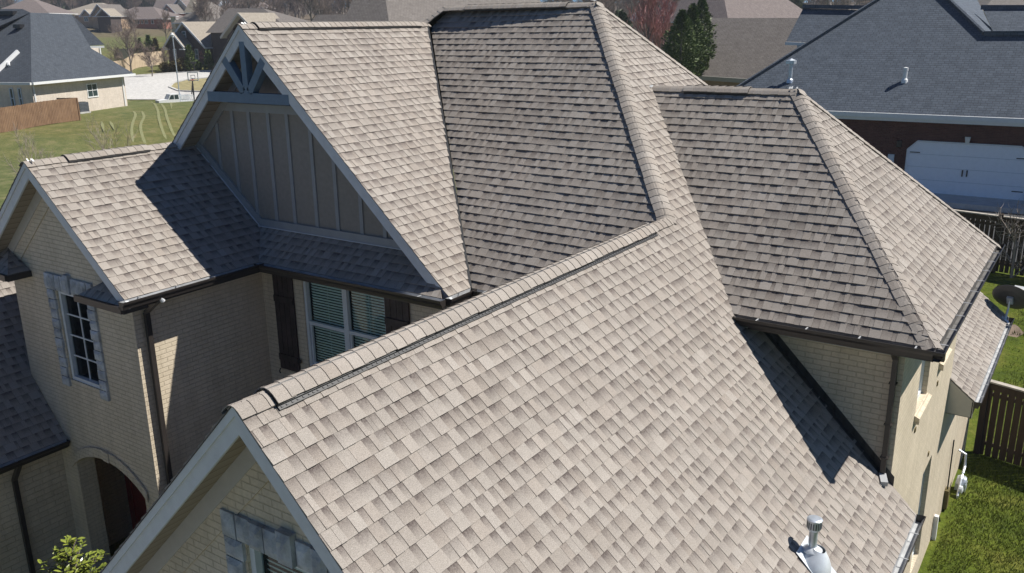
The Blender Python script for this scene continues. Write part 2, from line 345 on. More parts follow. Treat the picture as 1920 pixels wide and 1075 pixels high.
def drape(name, pts, mat, off=.06, step=4.0, up_=None):
    """closed outline (x, y) laid on the terrain as a sheet"""
    bm = bmesh.new(); vs = [bm.verts.new((p[0], p[1], 0)) for p in pts]; bm.faces.new(vs)
    for ax in (0, 1):
        lo = min(p[ax] for p in pts); hi = max(p[ax] for p in pts); k = lo+step
        while k < hi:
            co = [0, 0, 0]; co[ax] = k; no = [0, 0, 0]; no[ax] = 1
            bmesh.ops.bisect_plane(bm, geom=bm.verts[:]+bm.edges[:]+bm.faces[:], plane_co=co, plane_no=no); k += step
    bmesh.ops.triangulate(bm, faces=bm.faces[:])
    for v in bm.verts: v.co.z = gz(v.co.x, v.co.y)+off
    bmesh.ops.recalc_face_normals(bm, faces=bm.faces[:])
    me = bpy.data.meshes.new(name); bm.to_mesh(me); bm.free(); me.materials.append(mat); o = bpy.data.objects.new(name, me); col.objects.link(o); return o

# ------------------------------------------------------------------ clipping
def clip2(sub, clp):
    out = sub
    n = len(clp)
    for i in range(n):
        a, b = clp[i], clp[(i+1) % n]; inp = out; out = []
        if not inp: return []
        def side(p): return (b[0]-a[0])*(p[1]-a[1])-(b[1]-a[1])*(p[0]-a[0])
        for j in range(len(inp)):
            p, q = inp[j], inp[(j+1) % len(inp)]; sp_, sq = side(p), side(q)
            if sp_ >= 0: out.append(p)
            if (sp_ >= 0) != (sq >= 0):
                t = sp_/(sp_-sq); out.append((p[0]+(q[0]-p[0])*t, p[1]+(q[1]-p[1])*t))
    return out
def area2(p): return sum(p[i][0]*p[(i+1) % len(p)][1]-p[(i+1) % len(p)][0]*p[i][1] for i in range(len(p)))/2
# ------------------------------------------------------------------ laid shingle courses
CO = .1415
def shingles(mb, polys, seed, tmin=None, decks=True, thick=1.0):
    """polys: convex outlines in one plane; real overlapping tabs with butt edges"""
    rg = random.Random(seed); P0 = V(polys[0][0]); a = [V(p) for p in polys[0]]; n = (a[1]-a[0]).cross(a[2]-a[1]).normalized()
    if n.z < 0: n = -n
    eh, eu = frame(n); O = P0
    def to2(p): d = V(p)-O; return (d.dot(eh), d.dot(eu))
    ps = []
    for q in polys:
        z = [to2(p) for p in q]
        if area2(z) < 0: z = z[::-1]
        ps.append(z)
    t_lo = min(p[1] for z in ps for p in z); t_hi = max(p[1] for z in ps for p in z); s_lo = min(p[0] for z in ps for p in z); s_hi = max(p[0] for z in ps for p in z)
    if decks:
        for z in ps: mb.face([O+eh*x+eu*y-n*.004 for x, y in z], 1)
    k = 0; t0 = t_lo
    while t0 < t_hi:
        s = s_lo - rg.random()*.3; tooth = rg.random() < .5; shingle_tone = rg.random(); left = rg.random()*1.0
        drift = (rg.random()-.5)*.004
        while s < s_hi:
            wd = rg.choice((.06, .075, .09, .105, .125, .15))*(.85+.3*rg.random()) if tooth else rg.choice((.045, .06, .08, .10, .12))*(.85+.3*rg.random())
            left -= wd
            if left < 0: left = 1.0; shingle_tone = rg.random()
            h0 = (.0160 if tooth else .0104)*thick; h1 = (.004 if tooth else .0025)*thick; jt = drift + ((rg.random()-.5)*.003 if tooth else 0)
            tone = min(1, max(0, .12+.40*rg.random()+.30*shingle_tone+(.16 if tooth else .0)))
            quad = [(s+.0012, t0+jt), (s+wd-.0012, t0+jt), (s+wd-.0012, t0+CO+.006), (s+.0012, t0+CO+.006)]
            cc = (tone, rg.choice((.08, .15, .3, .55)) if tooth else rg.uniform(.65, 1.15), rg.random()**2)
            for z in ps:
                c = clip2(quad, z)
                if len(c) < 3 or abs(area2(c)) < 1e-5: continue
                def P(x, y): f = (y-t0)/CO; return O+eh*x+eu*y+n*(h0+(h1-h0)*f+.0022*math.sin(x*5.1+t0*9+seed)+.0015*math.sin(x*13.7+t0*31))
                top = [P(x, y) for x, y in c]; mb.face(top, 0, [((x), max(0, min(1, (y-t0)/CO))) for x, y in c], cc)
                for i in range(len(c)):
                    j = (i+1) % len(c); x0, y0 = c[i]; x1, y1 = c[j]
                    if min(y0, y1) > t0+CO*.98: continue
                    b0, b1 = O+eh*x0+eu*y0, O+eh*x1+eu*y1
                    mb.face([top[j], top[i], b0, b1], 0, [(x1, .2), (x0, .2), (x0, .2), (x1, .2)], (0.0, 0.6, 0))
            s += wd; tooth = not tooth if rg.random() < .86 else tooth
        t0 += CO; k += 1
def caps(mb, A, B, na, nb, seed, W=.135, lift=0.0, e=.128, rad=.055, a0=0, a1=None):
    """overlapping bent cap shingles running A -> B (A is the exposed, lower end)"""
    rg = random.Random(seed); A, B = V(A), V(B); d = (B-A); L = d.length; d.normalize(); na, nb = V(na).normalized(), V(nb).normalized()
    wa = na.cross(d); wb = nb.cross(d)
    if wa.z > 0: wa = -wa
    if wb.z > 0: wb = -wb
    if wa.dot(wb) > .98: wb = -wb
    up_ = (na+nb).normalized(); a1 = L if a1 is None else a1
    s = a0
    while s < a1-.02:
        l = min(e*1.35, a1-s+.02); tone = rg.random(); wig = (rg.random()-.5)*.006; Wa = W+(rg.random()-.5)*.01; Wb = W+(rg.random()-.5)*.01
        def ring(q, h):
            base = A+d*q; pts = []
            pts.append(base+wa*Wa+na*(h+lift)); pts.append(base+wa*Wa*.62+na*(h+lift*1.0))
            p0 = base+wa*rad*1.3+na*(h+lift); p2 = base+wb*rad*1.3+nb*(h+lift); p1 = base+up_*(h+lift)*1.15
            for t in (0, .25, .5, .75, 1): pts.append(p0*(1-t)**2+p1*2*t*(1-t)+p2*t*t)
            pts.append(base+wb*Wb*.62+nb*(h+lift)); pts.append(base+wb*Wb+nb*(h+lift)); return pts
        r0, r1 = ring(s+wig, .030), ring(s+l, .0215); rb = ring(s+wig, .0205)
        cc = (.25+.6*tone, .10, rg.random()**2)
        for i in range(len(r0)-1):
            f = [r0[i], r0[i+1], r1[i+1], r1[i]]
            nn = (f[1]-f[0]).cross(f[3]-f[0])
            if nn.dot(up_) < 0: f = f[::-1]
            mb.face(f, 0, [(0, .1)]*4, cc); mb.face([rb[i], rb[i+1], r0[i+1], r0[i]], 0, [(0, .2)]*4, (0, .7, 0))
        for rr in (0, -1): mb.face([r0[rr], r1[rr], r1[rr]-(na if rr == 0 else nb)*.014, r0[rr]-(na if rr == 0 else nb)*.022], 0, [(0, .2)]*4, (0, .7, 0))
        s += e
def ridge_vent(house, A, B, na, nb, W=.155, fins=True):
    """black plastic vent body under the raised caps"""
    A, B = V(A), V(B); d = (B-A).normalized(); mb = MB(); na, nb = V(na).normalized(), V(nb).normalized()
    for n_, in ((na,), (nb,)):
        wv = n_.cross(d); wv = -wv if wv.z > 0 else wv
        h0, h1 = .012, .032
        # sloping black flange with a lip at its lower edge
        a = lambda w_, h: (A+wv*w_+n_*h, B+wv*w_+n_*h)
        prof = [(0.0, h1+.004), (W-.005, h1+.002), (W+.002, h0+.012), (W+(.03 if fins else .006), h0+.013), (W+(.033 if fins else .008), h0), (0, h0)]
        for i in range(len(prof)-1):
            (p0, p1), (q0, q1) = a(*prof[i]), a(*prof[i+1]); f = [p0, p1, q1, q0]
            if (f[1]-f[0]).cross(f[3]-f[0]).dot(n_) < 0: f = f[::-1]
            mb.face(f, 0)
        for X in (A, B): mb.face([X+wv*w_+n_*h for w_, h in prof], 0)
        L = (B-A).length; k = .03; rg = random.Random(3)
        while k < L-.03 and fins:
            c = A+d*k+wv*(W+.012)+n_*(h0+.016); mb.obox(c, d*.009, wv*.006, n_*.003, 1); k += .043+rg.random()*.02
    return mb.build('ridge_vent', [M['vent'], M['ventfin']], house)
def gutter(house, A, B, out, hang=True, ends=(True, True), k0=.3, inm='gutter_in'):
    """K-style gutter hung along A-B, opening upward; out = horizontal outward direction"""
    A, B, o = V(A), V(B), V(out).normalized(); z = V((0, 0, 1)); d = (B-A).normalized(); L = (B-A).length
    prof = [(-.002, .0), (-.002, -.115), (.075, -.115), (.088, -.07), (.112, -.035), (.118, -.008), (.118, .004), (.108, .004)]
    inn = [(.108, -.006), (.080, -.065), (.066, -.104), (.006, -.104), (.006, 0)]
    mb = MB(); pr = prof+inn
    for i in range(len(pr)):
        p, q = pr[i], pr[(i+1) % len(pr)]
        f = [A+o*p[0]+z*p[1], B+o*p[0]+z*p[1], B+o*q[0]+z*q[1], A+o*q[0]+z*q[1]]
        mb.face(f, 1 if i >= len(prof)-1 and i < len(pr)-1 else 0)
    for X, e in ((A, ends[0]), (B, ends[1])):
        if e: mb.face([X+o*p[0]+z*p[1] for p in prof], 0)
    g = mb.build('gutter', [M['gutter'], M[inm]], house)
    if hang:
        k = k0
        while k < L-.1:
            hb = MB(); c = A+d*k; hb.obox(c+o*.058+z*.002, d*.008, o*.060, z*.002); hb.obox(c+o*.005+z*-.02, d*.010, o*.004, z*.015)
            hb.build('gutter_hanger', M['hanger'], g); k += .62
    return g
# ------------------------------------------------------------------ wall panels with openings
def panel(mb, O, ex, outline, holes, m=0, depth=.11, nrm=None, m_rev=0):
    """O + ex*s + z*t; outline convex list of (s, t); holes (s0, s1, t0, t1); nrm = outward"""
    O, ex = V(O), V(ex).normalized(); z = V((0, 0, 1)); nrm = V(nrm)
    ss = sorted(set([min(p[0] for p in outline), max(p[0] for p in outline)]+[h[0] for h in holes]+[h[1] for h in holes]))
    ts = sorted(set([min(p[1] for p in outline), max(p[1] for p in outline)]+[h[2] for h in holes]+[h[3] for h in holes]))
    ol = outline if area2(outline) > 0 else outline[::-1]
    flip = ex.cross(z).dot(nrm) < 0
    for i in range(len(ss)-1):
        for j in range(len(ts)-1):
            cs, ct = (ss[i]+ss[i+1])/2, (ts[j]+ts[j+1])/2
            if any(h[0] < cs < h[1] and h[2] < ct < h[3] for h in holes): continue
            c = clip2([(ss[i], ts[j]), (ss[i+1], ts[j]), (ss[i+1], ts[j+1]), (ss[i], ts[j+1])], ol)
            if len(c) < 3 or abs(area2(c)) < 1e-6: continue
            pts = [O+ex*s+z*t for s, t in c]; mb.face(pts[::-1] if flip else pts, m, [((O+ex*s).dot(ex), O.z+t) for s, t in (c[::-1] if flip else c)])
    for s0, s1, t0, t1 in holes:
        q = [O+ex*s+z*t for s, t in ((s0, t0), (s1, t0), (s1, t1), (s0, t1))]
        for i in range(4):
            j = (i+1) % 4; f = [q[i], q[j], q[j]-nrm*depth, q[i]-nrm*depth]; mb.face(f if not flip else f[::-1], m_rev)
def window(house, O, ex, nrm, s0, s1, t0, t1, cols=1, rows=1, blinds=False, mull=0, hung=True, name='window', fr=.055, glassm=None, depth=.07, frame_m=None):
    """framed window set in an opening; parts: frame, glass pane(s), blind"""
    O, ex, nrm = V(O), V(ex).normalized(), V(nrm).normalized(); z = V((0, 0, 1)); P = lambda s, t, d=0: O+ex*s+z*t-nrm*d
    fm = frame_m or M['winframe']; mb = MB()
    def bar(a0, a1, b0, b1, d0, d1):
        c = P((a0+a1)/2, (b0+b1)/2, (d0+d1)/2); mb.obox(c, ex*(a1-a0)/2, z*(b1-b0)/2, nrm*(d1-d0)/2)
    d = depth; bar(s0, s1, t1-fr, t1, d-.03, d+.05); bar(s0, s1, t0, t0+fr, d-.03, d+.05); bar(s0, s0+fr, t0+fr, t1-fr, d-.03, d+.05); bar(s1-fr, s1, t0+fr, t1-fr, d-.03, d+.05)
    units = [(s0+fr, s1-fr)]
    if mull:
        mid = (s0+s1)/2; bar(mid-.05, mid+.05, t0+fr, t1-fr, d-.02, d+.05); units = [(s0+fr, mid-.05), (mid+.05, s1-fr)]
    for a, b in units:
        if hung:
            mt = (t0+t1)/2; bar(a, b, mt-.028, mt+.028, d-.012, d+.045); bar(a, a+.028, t0+fr, mt-.028, d-.0, d+.045); bar(b-.028, b, t0+fr, mt-.028, d-.0, d+.045); bar(a+.028, b-.028, t0+fr, t0+fr+.035, d, d+.045)
        for c in range(1, cols): x = a+(b-a)*c/cols; bar(x-.011, x+.011, t0+fr, t1-fr, d+.018, d+.033)
        for r in range(1, rows): y = t0+fr+(t1-t0-2*fr)*r/rows; bar(a, b, y-.011, y+.011, d+.019, d+.032)
    root = mb.build(name, fm, house)
    g = MB(); g.face([P(s0+fr*.5, t0+fr*.5, d+.036), P(s1-fr*.5, t0+fr*.5, d+.036), P(s1-fr*.5, t1-fr*.5, d+.036), P(s0+fr*.5, t1-fr*.5, d+.036)]); g.build('pane', glassm or M['glass'], root)
    k = MB(); q = [P(s0, t0, d+.5), P(s1, t0, d+.5), P(s1, t1, d+.5), P(s0, t1, d+.5)]; f_ = [P(s0, t0, d+.06), P(s1, t0, d+.06), P(s1, t1, d+.06), P(s0, t1, d+.06)]
    k.face(q)
    for i in range(4): j = (i+1) % 4; k.face([f_[i], f_[j], q[j], q[i]])
    k.build('interior', M['dark'], root)
    if blinds:
        bl = MB(); y = t0+fr+.02
        while y < t1-fr:
            for a, b in units:
                c = P((a+b)/2, y, d+.085); bl.obox(c, ex*((b-a)/2-.012), (z*.86+nrm*.5).normalized()*.0215, (z*.5-nrm*.86)*.0012)
            y += .047
        for a, b in units:
            for qx in (.5,): bl.obox(P(a+(b-a)*qx, (t0+t1)/2, d+.058), ex*.0025, z*(t1-t0-2*fr)/2, nrm*.001)
        bl.build('blind', M['blind'], root)
    return root
# ================================================================== MAIN HOUSE
house = empty('brick_house', (-3, 8, -7.1), 'large tan painted brick house under brown-grey shingle gables and hips, filling the foreground', 'house')
ZE = -1.104; S1 = 1.003
def P1(x, y): return V((x, y, -S1*x))
def zF(y): return 2.863 - .931*(10.353-y)
# --- roof planes
Mx = V((-2.854, 10.353, 2.863)); Lx = V((-6.189, 10.353, 2.863)); Nx = V((-6.37, 10.05, 2.583)); YE = 6.09
H2L, H2R = V((-1.527, 9.799, 1.531)), V((.853, 9.799, 1.531))
c_a, c_b, c_c, c_d = V((1.10, 6.91, ZE)), V((3.486, 6.91, ZE)), V((3.486, 12.69, ZE)), V((1.10, 12.69, ZE))
nP1 = V((S1, 0, 1)); nP1L = V((-S1, 0, 1)); nF = V((0, -.931, 1)); nH = V((0, -.912, 1)); nHR = V((1.0, 0, 1)); nG2 = V((.955, 0, 1)); nG2L = V((-.955, 0, 1)); nG3 = V((.857, 0, 1)); nG3L = V((-.857, 0, 1)); nSK = V((0, -.843, 1)); nHB = V((0, .912, 1)); nFB = V((0, .931, 1)); nML = V((-.95, 0, 1))
G2T = V((-6.37, 5.572, 2.583)); G3T = V((-8.375, 3.068, .685))
def roof(name, polys, seed): 
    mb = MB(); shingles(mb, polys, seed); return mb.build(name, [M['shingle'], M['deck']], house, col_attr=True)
roof('gable_roof', [[P1(0, 0), P1(3.46, 0), P1(3.46, 6.91), P1(0, 6.91)], [P1(1.10, 6.91), P1(3.46, 6.91), P1(3.46, 7.33), P1(1.4, 7.33)],
                    [P1(0, 6.91), P1(1.1, 6.91), P1(0, 7.18)], [P1(0, 7.18), P1(1.1, 6.91), P1(-1.527, 9.799), P1(-2.854, 10.353)],
                    [P1(-2.854, 10.353), P1(-1.527, 9.799), P1(1.1, 12.69), P1(1.1, 14.6)]], 11)
mbl = MB(); zL = -4.35; shingles(mbl, [[V((0, 0, 0)), V((0, 7.18, 0)), V((-1.1, 6.09, -1.104)), V((-1.1, 5.9, -1.104))], [V((0, 0, 0)), V((-1.1, 5.9, -1.104)), V((-4.35, 5.82, -4.363)), V((-4.35, 0, -4.363))]], 12)
mbl.build('gable_roof', [M['shingle'], M['deck']], house, col_attr=True)
roof('hip_roof', [[V((-1.10, YE, ZE)), V((0, 7.18, 0)), Mx, Lx, Nx, V((-2.51, YE, ZE))]], 13)
roof('hip_roof', [[c_a, c_b, H2R, H2L]], 14)
roof('hip_roof', [[c_b, c_c, H2R]], 15)
roof('hip_roof', [[c_c, c_d, H2L, H2R]], 16)
roof('gable_roof', [[G2T, V((-2.51, 5.572, ZE)), V((-2.51, YE, ZE)), V((-6.37, 10.05, 2.583))]], 17)
roof('gable_roof', [[G2T, V((-6.37, 10.05, 2.583)), V((-10.23, 10.05, ZE)), V((-10.23, 5.572, ZE))]], 18)
roof('gable_roof', [[G3T, V((-6.288, 3.068, ZE)), V((-6.288, 5.458, ZE)), V((-6.81, 5.976, -.667)), V((-8.30, 5.99, .612)), V((-8.375, 5.99, .685))]], 19)
roof('gable_roof', [[G3T, V((-8.375, 8.2, .685)), V((-10.46, 8.2, ZE)), V((-10.46, 3.068, ZE))]], 20)
roof('skirt_roof', [[V((-6.288, 5.458, ZE)), V((-2.53, 5.458, ZE)), V((-3.05, 5.976, -.667)), V((-6.81, 5.976, -.667))]], 21)
mb = MB()   # rear slopes of the big hip, never seen from the front
mb.face([Mx, V((1.1, 14.6, ZE)), V((-10.3, 14.6, ZE)), Lx]); mb.face([Lx, V((-10.3, 14.6, ZE)), V((-10.3, 10.0, ZE)), V((-6.49, 10.05, 2.583))]); mb.build('rear_roof', M['deck'], house)
# rear single-storey wing
SX, SZ = 3.53, -3.75; S_ = lambda x, y: V((x, y, SZ+.8*(SX-x)))
roof('shed_roof', [[S_(SX, 12.2), S_(SX, 17.45), S_(1.1, 17.45), S_(1.1, 12.2)]], 22)
# wing beside the porch (lower left)
WX, WZ, WS = -9.18, -4.14, 1.2; W_ = lambda x, y: V((x, y, WZ+WS*(WX-x)))
roof('wing_roof', [[W_(WX, -4.0), W_(WX, 3.40), W_(-9.98, 3.40), W_(-11.7, 3.40), W_(-11.7, -4.0)], [W_(-10.03, 3.40), W_(-10.03, 9.5), W_(-11.7, 9.5), W_(-11.7, 3.40)]], 23)
mb = MB(); mb.face([W_(-11.7, -4), W_(-11.7, 9.5), V((-14.2, 9.5, WZ)), V((-14.2, -4, WZ))]); mb.build('wing_roof', M['deck'], house)
# --- hip and ridge caps
def capobj(lst, vents=()):
    mb = MB()
    for i, a in enumerate(lst): caps(mb, *a[:4], seed=31+i*7+int(abs(a[0][0])*10), **(a[4] if len(a) > 4 else {}))
    return mb.build('ridge_cap', M['shingle'], house, col_attr=True)
E_ = .128
def ridge_run(A, B, na, nb, v0, v1, fins=False):
    A, B = V(A), V(B); L = (B-A).length; d = (B-A).normalized()
    capobj([(A, B, na, nb, dict(a0=0, a1=v0)), (A, B, na, nb, dict(a0=v0, a1=v1, lift=.027, W=.142)), (A, B, na, nb, dict(a0=v1, a1=L))])
    ridge_vent(house, A+d*v0, A+d*v1, na, nb, fins=fins)
ridge_run((0, -.01, 0), (0, 7.22, 0), nP1, nP1L, .30, 6.62, True)
ridge_run((-6.37, 5.56, 2.583), (-6.37, 10.02, 2.583), nG2, nG2L, .30, 4.15)
ridge_run((-8.375, 3.058, .685), (-8.375, 5.99, .685), nG3, nG3L, .62, 2.0)
ridge_run((-2.854, 10.353, 2.863), (-6.189, 10.353, 2.863), nF, nFB, .55, 2.75)
ridge_run((.853, 9.799, 1.531), (-1.50, 9.799, 1.531), nH, nHB, .72, 1.75)
for q_ in [(P1(0.05, 7.13), Mx, nP1, nF), (V((-6.46, 10.0, 2.56)), Lx, nF, nML), (c_b+V((-.01, .02, 0)), H2R, nHR, nH), (c_c, H2R, nHR, nHB), (V((1.1, 14.6, ZE)), Mx, nP1, nFB)]: capobj([q_])
# --- gutters
gutter(house, (1.13, 6.91, ZE), (3.60, 6.91, ZE), (0, -1, 0), ends=(True, True), inm='gutter_shaded')
gutter(house, (3.486, 6.80, ZE), (3.486, 12.74, ZE), (1, 0, 0), ends=(False, True), inm='gutter_shaded')
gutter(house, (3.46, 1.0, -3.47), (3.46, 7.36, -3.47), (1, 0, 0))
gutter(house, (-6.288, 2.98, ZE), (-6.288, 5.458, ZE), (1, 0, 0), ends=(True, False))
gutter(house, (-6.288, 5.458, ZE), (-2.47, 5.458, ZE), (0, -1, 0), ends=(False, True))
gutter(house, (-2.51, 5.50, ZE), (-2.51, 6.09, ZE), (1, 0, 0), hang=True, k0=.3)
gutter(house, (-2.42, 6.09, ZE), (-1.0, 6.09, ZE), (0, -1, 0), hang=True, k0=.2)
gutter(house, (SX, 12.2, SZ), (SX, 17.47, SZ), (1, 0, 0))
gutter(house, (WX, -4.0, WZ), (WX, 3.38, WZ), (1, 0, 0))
# --- walls
wl = MB(); gz0 = -7.15
panel(wl, (3.12, 0, 0), (0, 1, 0), [(.42, gz0), (7.33, gz0), (7.33, -3.30), (.42, -3.30)], [], nrm=(1, 0, 0))
WIN_R = [(8.72, 9.55, -2.72, -1.32), (10.55, 11.25, -2.55, -1.32)]
panel(wl, (3.12, 0, 0), (0, 1, 0), [(7.33, gz0), (12.3, gz0), (12.3, -1.22), (7.33, -1.22)], WIN_R+[(10.35, 11.15, -6.3, -4.40)], nrm=(1, 0, 0), depth=.14)
panel(wl, (3.12, 0, 0), (0, 1, 0), [(12.3, gz0), (16.9, gz0), (16.9, -3.55), (12.3, -3.55)], [], nrm=(1, 0, 0))
panel(wl, (0, 7.33, 0), (1, 0, 0), [(1.2, -1.3), (3.12, -3.2), (3.12, -1.22), (1.2, -1.22)], [], nrm=(0, -1, 0))
panel(wl, (0, 16.9, 0), (1, 0, 0), [(-10, gz0), (3.12, gz0), (3.12, -3.5), (-10, -3.5)], [], nrm=(0, 1, 0))
panel(wl, (0, 12.3, 0), (1, 0, 0), [(-10, gz0), (3.12, gz0), (3.12, -1.2), (-10, -1.2)], [], nrm=(0, 1, 0))
SKW = (-5.74, -3.93, -2.93, -1.36)
panel(wl, (0, 5.82, 0), (1, 0, 0), [(-6.7, gz0), (-2.80, gz0), (-2.80, -1.22), (-6.7, -1.22)], [SKW], nrm=(0, -1, 0))
panel(wl, (-2.80, 0, 0), (0, 1, 0), [(5.82, -4), (6.45, -4), (6.45, -1.22), (5.82, -1.22)], [], nrm=(1, 0, 0))
panel(wl, (0, 6.45, 0), (1, 0, 0), [(-2.8, -4), (0, -1.5), (0, -1.22), (-2.8, -1.22)], [], nrm=(0, -1, 0))
panel(wl, (-6.70, 0, 0), (0, 1, 0), [(3.41, gz0), (5.82, gz0), (5.82, -1.22), (3.41, -1.22)], [], nrm=(1, 0, 0))
# G3 front wall with window and segmental arch
G3W = (-8.74, -7.86, -2.96, -1.42); AX0, AX1 = -9.02, -7.10; acx = (AX0+AX1)/2; ahw = (AX1-AX0)/2; rise = .33; zc = -4.22; arad = (ahw**2+rise**2)/(2*rise)
def az(x): return zc-arad+math.sqrt(max(0, arad**2-(x-acx)**2))
holes = [G3W]; K = 16
for i in range(K):
    a, b = AX0+(AX1-AX0)*i/K, AX0+(AX1-AX0)*(i+1)/K; holes.append((a, b, gz0+.15, (az(a)+az(b))/2))
mbw = MB(); panel(mbw, (0, 3.41, 0), (1, 0, 0), [(-10.03, gz0), (-6.7, gz0), (-6.7, -1.22), (-10.03, -1.22)], holes[:1], nrm=(0, -1, 0)) if False else None
def panel2(mb, y, outline, hs):
    panel(mb, (0, y, 0), (1, 0, 0), outline, hs, nrm=(0, -1, 0))
wl2 = MB(); panel2(wl2, 3.41, [(-10.03, -4.0), (-6.7, -4.0), (-6.7, -1.22), (-10.03, -1.22)], [G3W])
for i in range(K):   # masonry above the arch, strip by strip
    a, b = AX0+(AX1-AX0)*i/K, AX0+(AX1-AX0)*(i+1)/K; za, zb = az(a), az(b)
    wl2.face([(a, 3.41, za), (b, 3.41, zb), (b, 3.41, -4.0), (a, 3.41, -4.0)], 0, [(a, za), (b, zb), (b, -4.0), (a, -4.0)])
    wl2.face([(a, 3.41, za), (a, 3.72, za), (b, 3.72, zb), (b, 3.41, zb)], 0)
panel2(wl2, 3.41, [(-10.03, gz0), (AX0, gz0), (AX0, -4.0), (-10.03, -4.0)], []); panel2(wl2, 3.41, [(AX1, gz0), (-6.7, gz0), (-6.7, -4.0), (AX1, -4.0)], [])
for x in (AX0, AX1): wl2.face([(x, 3.41, gz0), (x, 3.72, gz0), (x, 3.72, -4.5), (x, 3.41, -4.5)], 0)
# gable triangle of G3, set under the soffit
zt3 = lambda x: .685-.857*abs(x+8.375)-.17
wl2.face([(-10.03, 3.41, -1.22), (-6.7, 3.41, -1.22), (-6.7, 3.41, zt3(-6.7)), (-8.375, 3.41, zt3(-8.375)), (-10.03, 3.41, zt3(-10.03))], 0)
panel(wl2, (-10.03, 0, 0), (0, 1, 0), [(3.41, gz0), (12.3, gz0), (12.3, -1.22), (3.41, -1.22)], [], nrm=(-1, 0, 0))
wl2.build('brick_wall', M['wall'], house)
# porch recess behind the arch
pm = MB(); pm.face([(-11.5, 4.75, gz0), (-6.75, 4.75, gz0), (-6.75, 4.75, -4.05), (-11.5, 4.75, -4.05)]); pm.face([(-6.75, 3.72, gz0), (-6.75, 4.75, gz0), (-6.75, 4.75, -4.05), (-6.75, 3.72, -4.05)])
pm.face([(-11.5, 3.72, -4.05), (-6.75, 3.72, -4.05), (-6.75, 4.75, -4.05), (-11.5, 4.75, -4.05)]); pm.face([(-11.5, 3.72, gz0+.15), (-6.75, 3.72, gz0+.15), (-6.75, 4.75, gz0+.15), (-11.5, 4.75, gz0+.15)])
pm.face([(-11.5, 3.72, gz0), (AX0, 3.72, gz0), (AX0, 3.72, -4.05), (-11.5, 3.72, -4.05)]); pm.face([(-9.9, 3.72, gz0), (-9.9, 4.75, gz0), (-9.9, 4.75, -4.05), (-9.9, 3.72, -4.05)])
pm.build('porch_recess', M['wall'], house)
a0 = ony(200, 860, 4.74); a1 = ony(275, 880, 4.74); dr = MB(); dx0, dx1 = a0.x, a1.x
dr.box(dx0, dx0+.11, 4.66, 4.75, gz0+.15, -4.62); dr.box(dx1-.11, dx1, 4.66, 4.75, gz0+.15, -4.62); dr.box(dx0+.11, dx1-.11, 4.66, 4.75, -4.74, -4.62); dr.box(dx0+.11, dx1-.11, 4.70, 4.75, gz0+.15, -4.74)
for q in range(3): dr.box(dx0+.17+q*.3, dx0+.21+q*.3, 4.68, 4.70, -6.6, -4.9)
door = dr.build('front_door', M['red'], house)
dg = MB(); dg.box(dx0+.24, dx0+.42, 4.685, 4.70, -6.2, -4.95); dg.build('door_glass', M['bgglass'], door)
hl = MB(); p = ony(196, 1003, 4.74); hl.box(p.x-.12, p.x+.12, 4.71, 4.75, p.z-.05, p.z+.05); hl.build('house_plaque', M['bluesid'], house)
# wing wall beside the porch
wg = MB(); panel(wg, (-9.46, 0, 0), (0, 1, 0), [(-3.8, gz0), (3.41, gz0), (3.41, -4.25), (-3.8, -4.25)], [], nrm=(1, 0, 0)); wg.build('brick_wall', M['wall_rough'], house)
wg = MB(); wg.box(-9.46, WX, -3.9, 3.40, -4.27, -4.25); wg.build('soffit', M['frieze'], house)
# pilaster between wing and arch
# G1 front wall
G1W = (-.60, .50, -3.1, -1.52); zt1 = lambda x: -S1*abs(x)-.17
wf = MB(); panel(wf, (0, .42, 0), (1, 0, 0), [(-4.1, gz0), (3.12, gz0), (3.12, zt1(3.12)), (0, zt1(0)), (-4.1, zt1(-4.1))], [G1W], nrm=(0, -1, 0)); wf.build('brick_wall', M['wall'], house)
wl.build('brick_wall', M['wall'], house)
# --- G2 board and batten gable wall
zt2 = lambda x: 2.583-.955*abs(x+6.37)-.17
bw = MB(); bw.face([(-9.6, 6.0, -.7), (-2.8, 6.0, -1.0), (-2.9, 6.0, zt2(-2.9)), (-6.37, 6.0, zt2(-6.37)), (-9.6, 6.0, zt2(-9.6))]); bw.build('board_siding', M['board'], house)
bt = MB(); zb2 = lambda x: max(-.667, .612-.857*(x+8.30)) if x > -8.3 else .612
ZB = 1.22
for px_ in (408, 438, 469, 505, 540, 582, 622, 668, 712):
    x = ony(px_, 240, 6.0).x; zt = min(zt2(x)-.16, ZB); zb = zb2(x)+.10
    if zt > zb+.05: bt.box(x-.035, x+.035, 5.978, 6.0, zb, zt)
xl = -6.37-(2.583-.17-ZB)/.955; xr = -6.37+(2.583-.17-ZB)/.955
bt.box(xl+.02, xr-.02, 5.970, 6.0, ZB, ZB+.13)
for sx in (-1, 1):
    xe = -6.37+sx*3.1 if sx > 0 else -8.36
    A = V((-6.37, 5.98, zt2(-6.37)-.07)); B = V((xe, 5.98, zt2(xe)-.07)); bt.beam(A, B, .035, .14, (0, 0, 1))
bt.beam((-8.30, 5.975, .612+.085), (-6.80, 5.975, -.667+.095), .04, .12); bt.beam((-6.80, 5.973, -.667+.075), (-3.22, 5.973, -.667+.075), .044, .13)
for x in (-6.05, -5.8): bt.box(x-.03, x+.03, 5.978, 6.0, ZB+.13, zt2(x)-.14)
bt.build('batten', M['batten'], house)
fl = MB(); fl.beam((-8.30, 5.955, .612+.012), (-6.80, 5.955, -.667+.022), .03, .015); fl.beam((-6.80, 5.95, -.667+.012), (-3.12, 5.95, -.667+.012), .03, .012); fl.build('flashing', M['trim'], house)
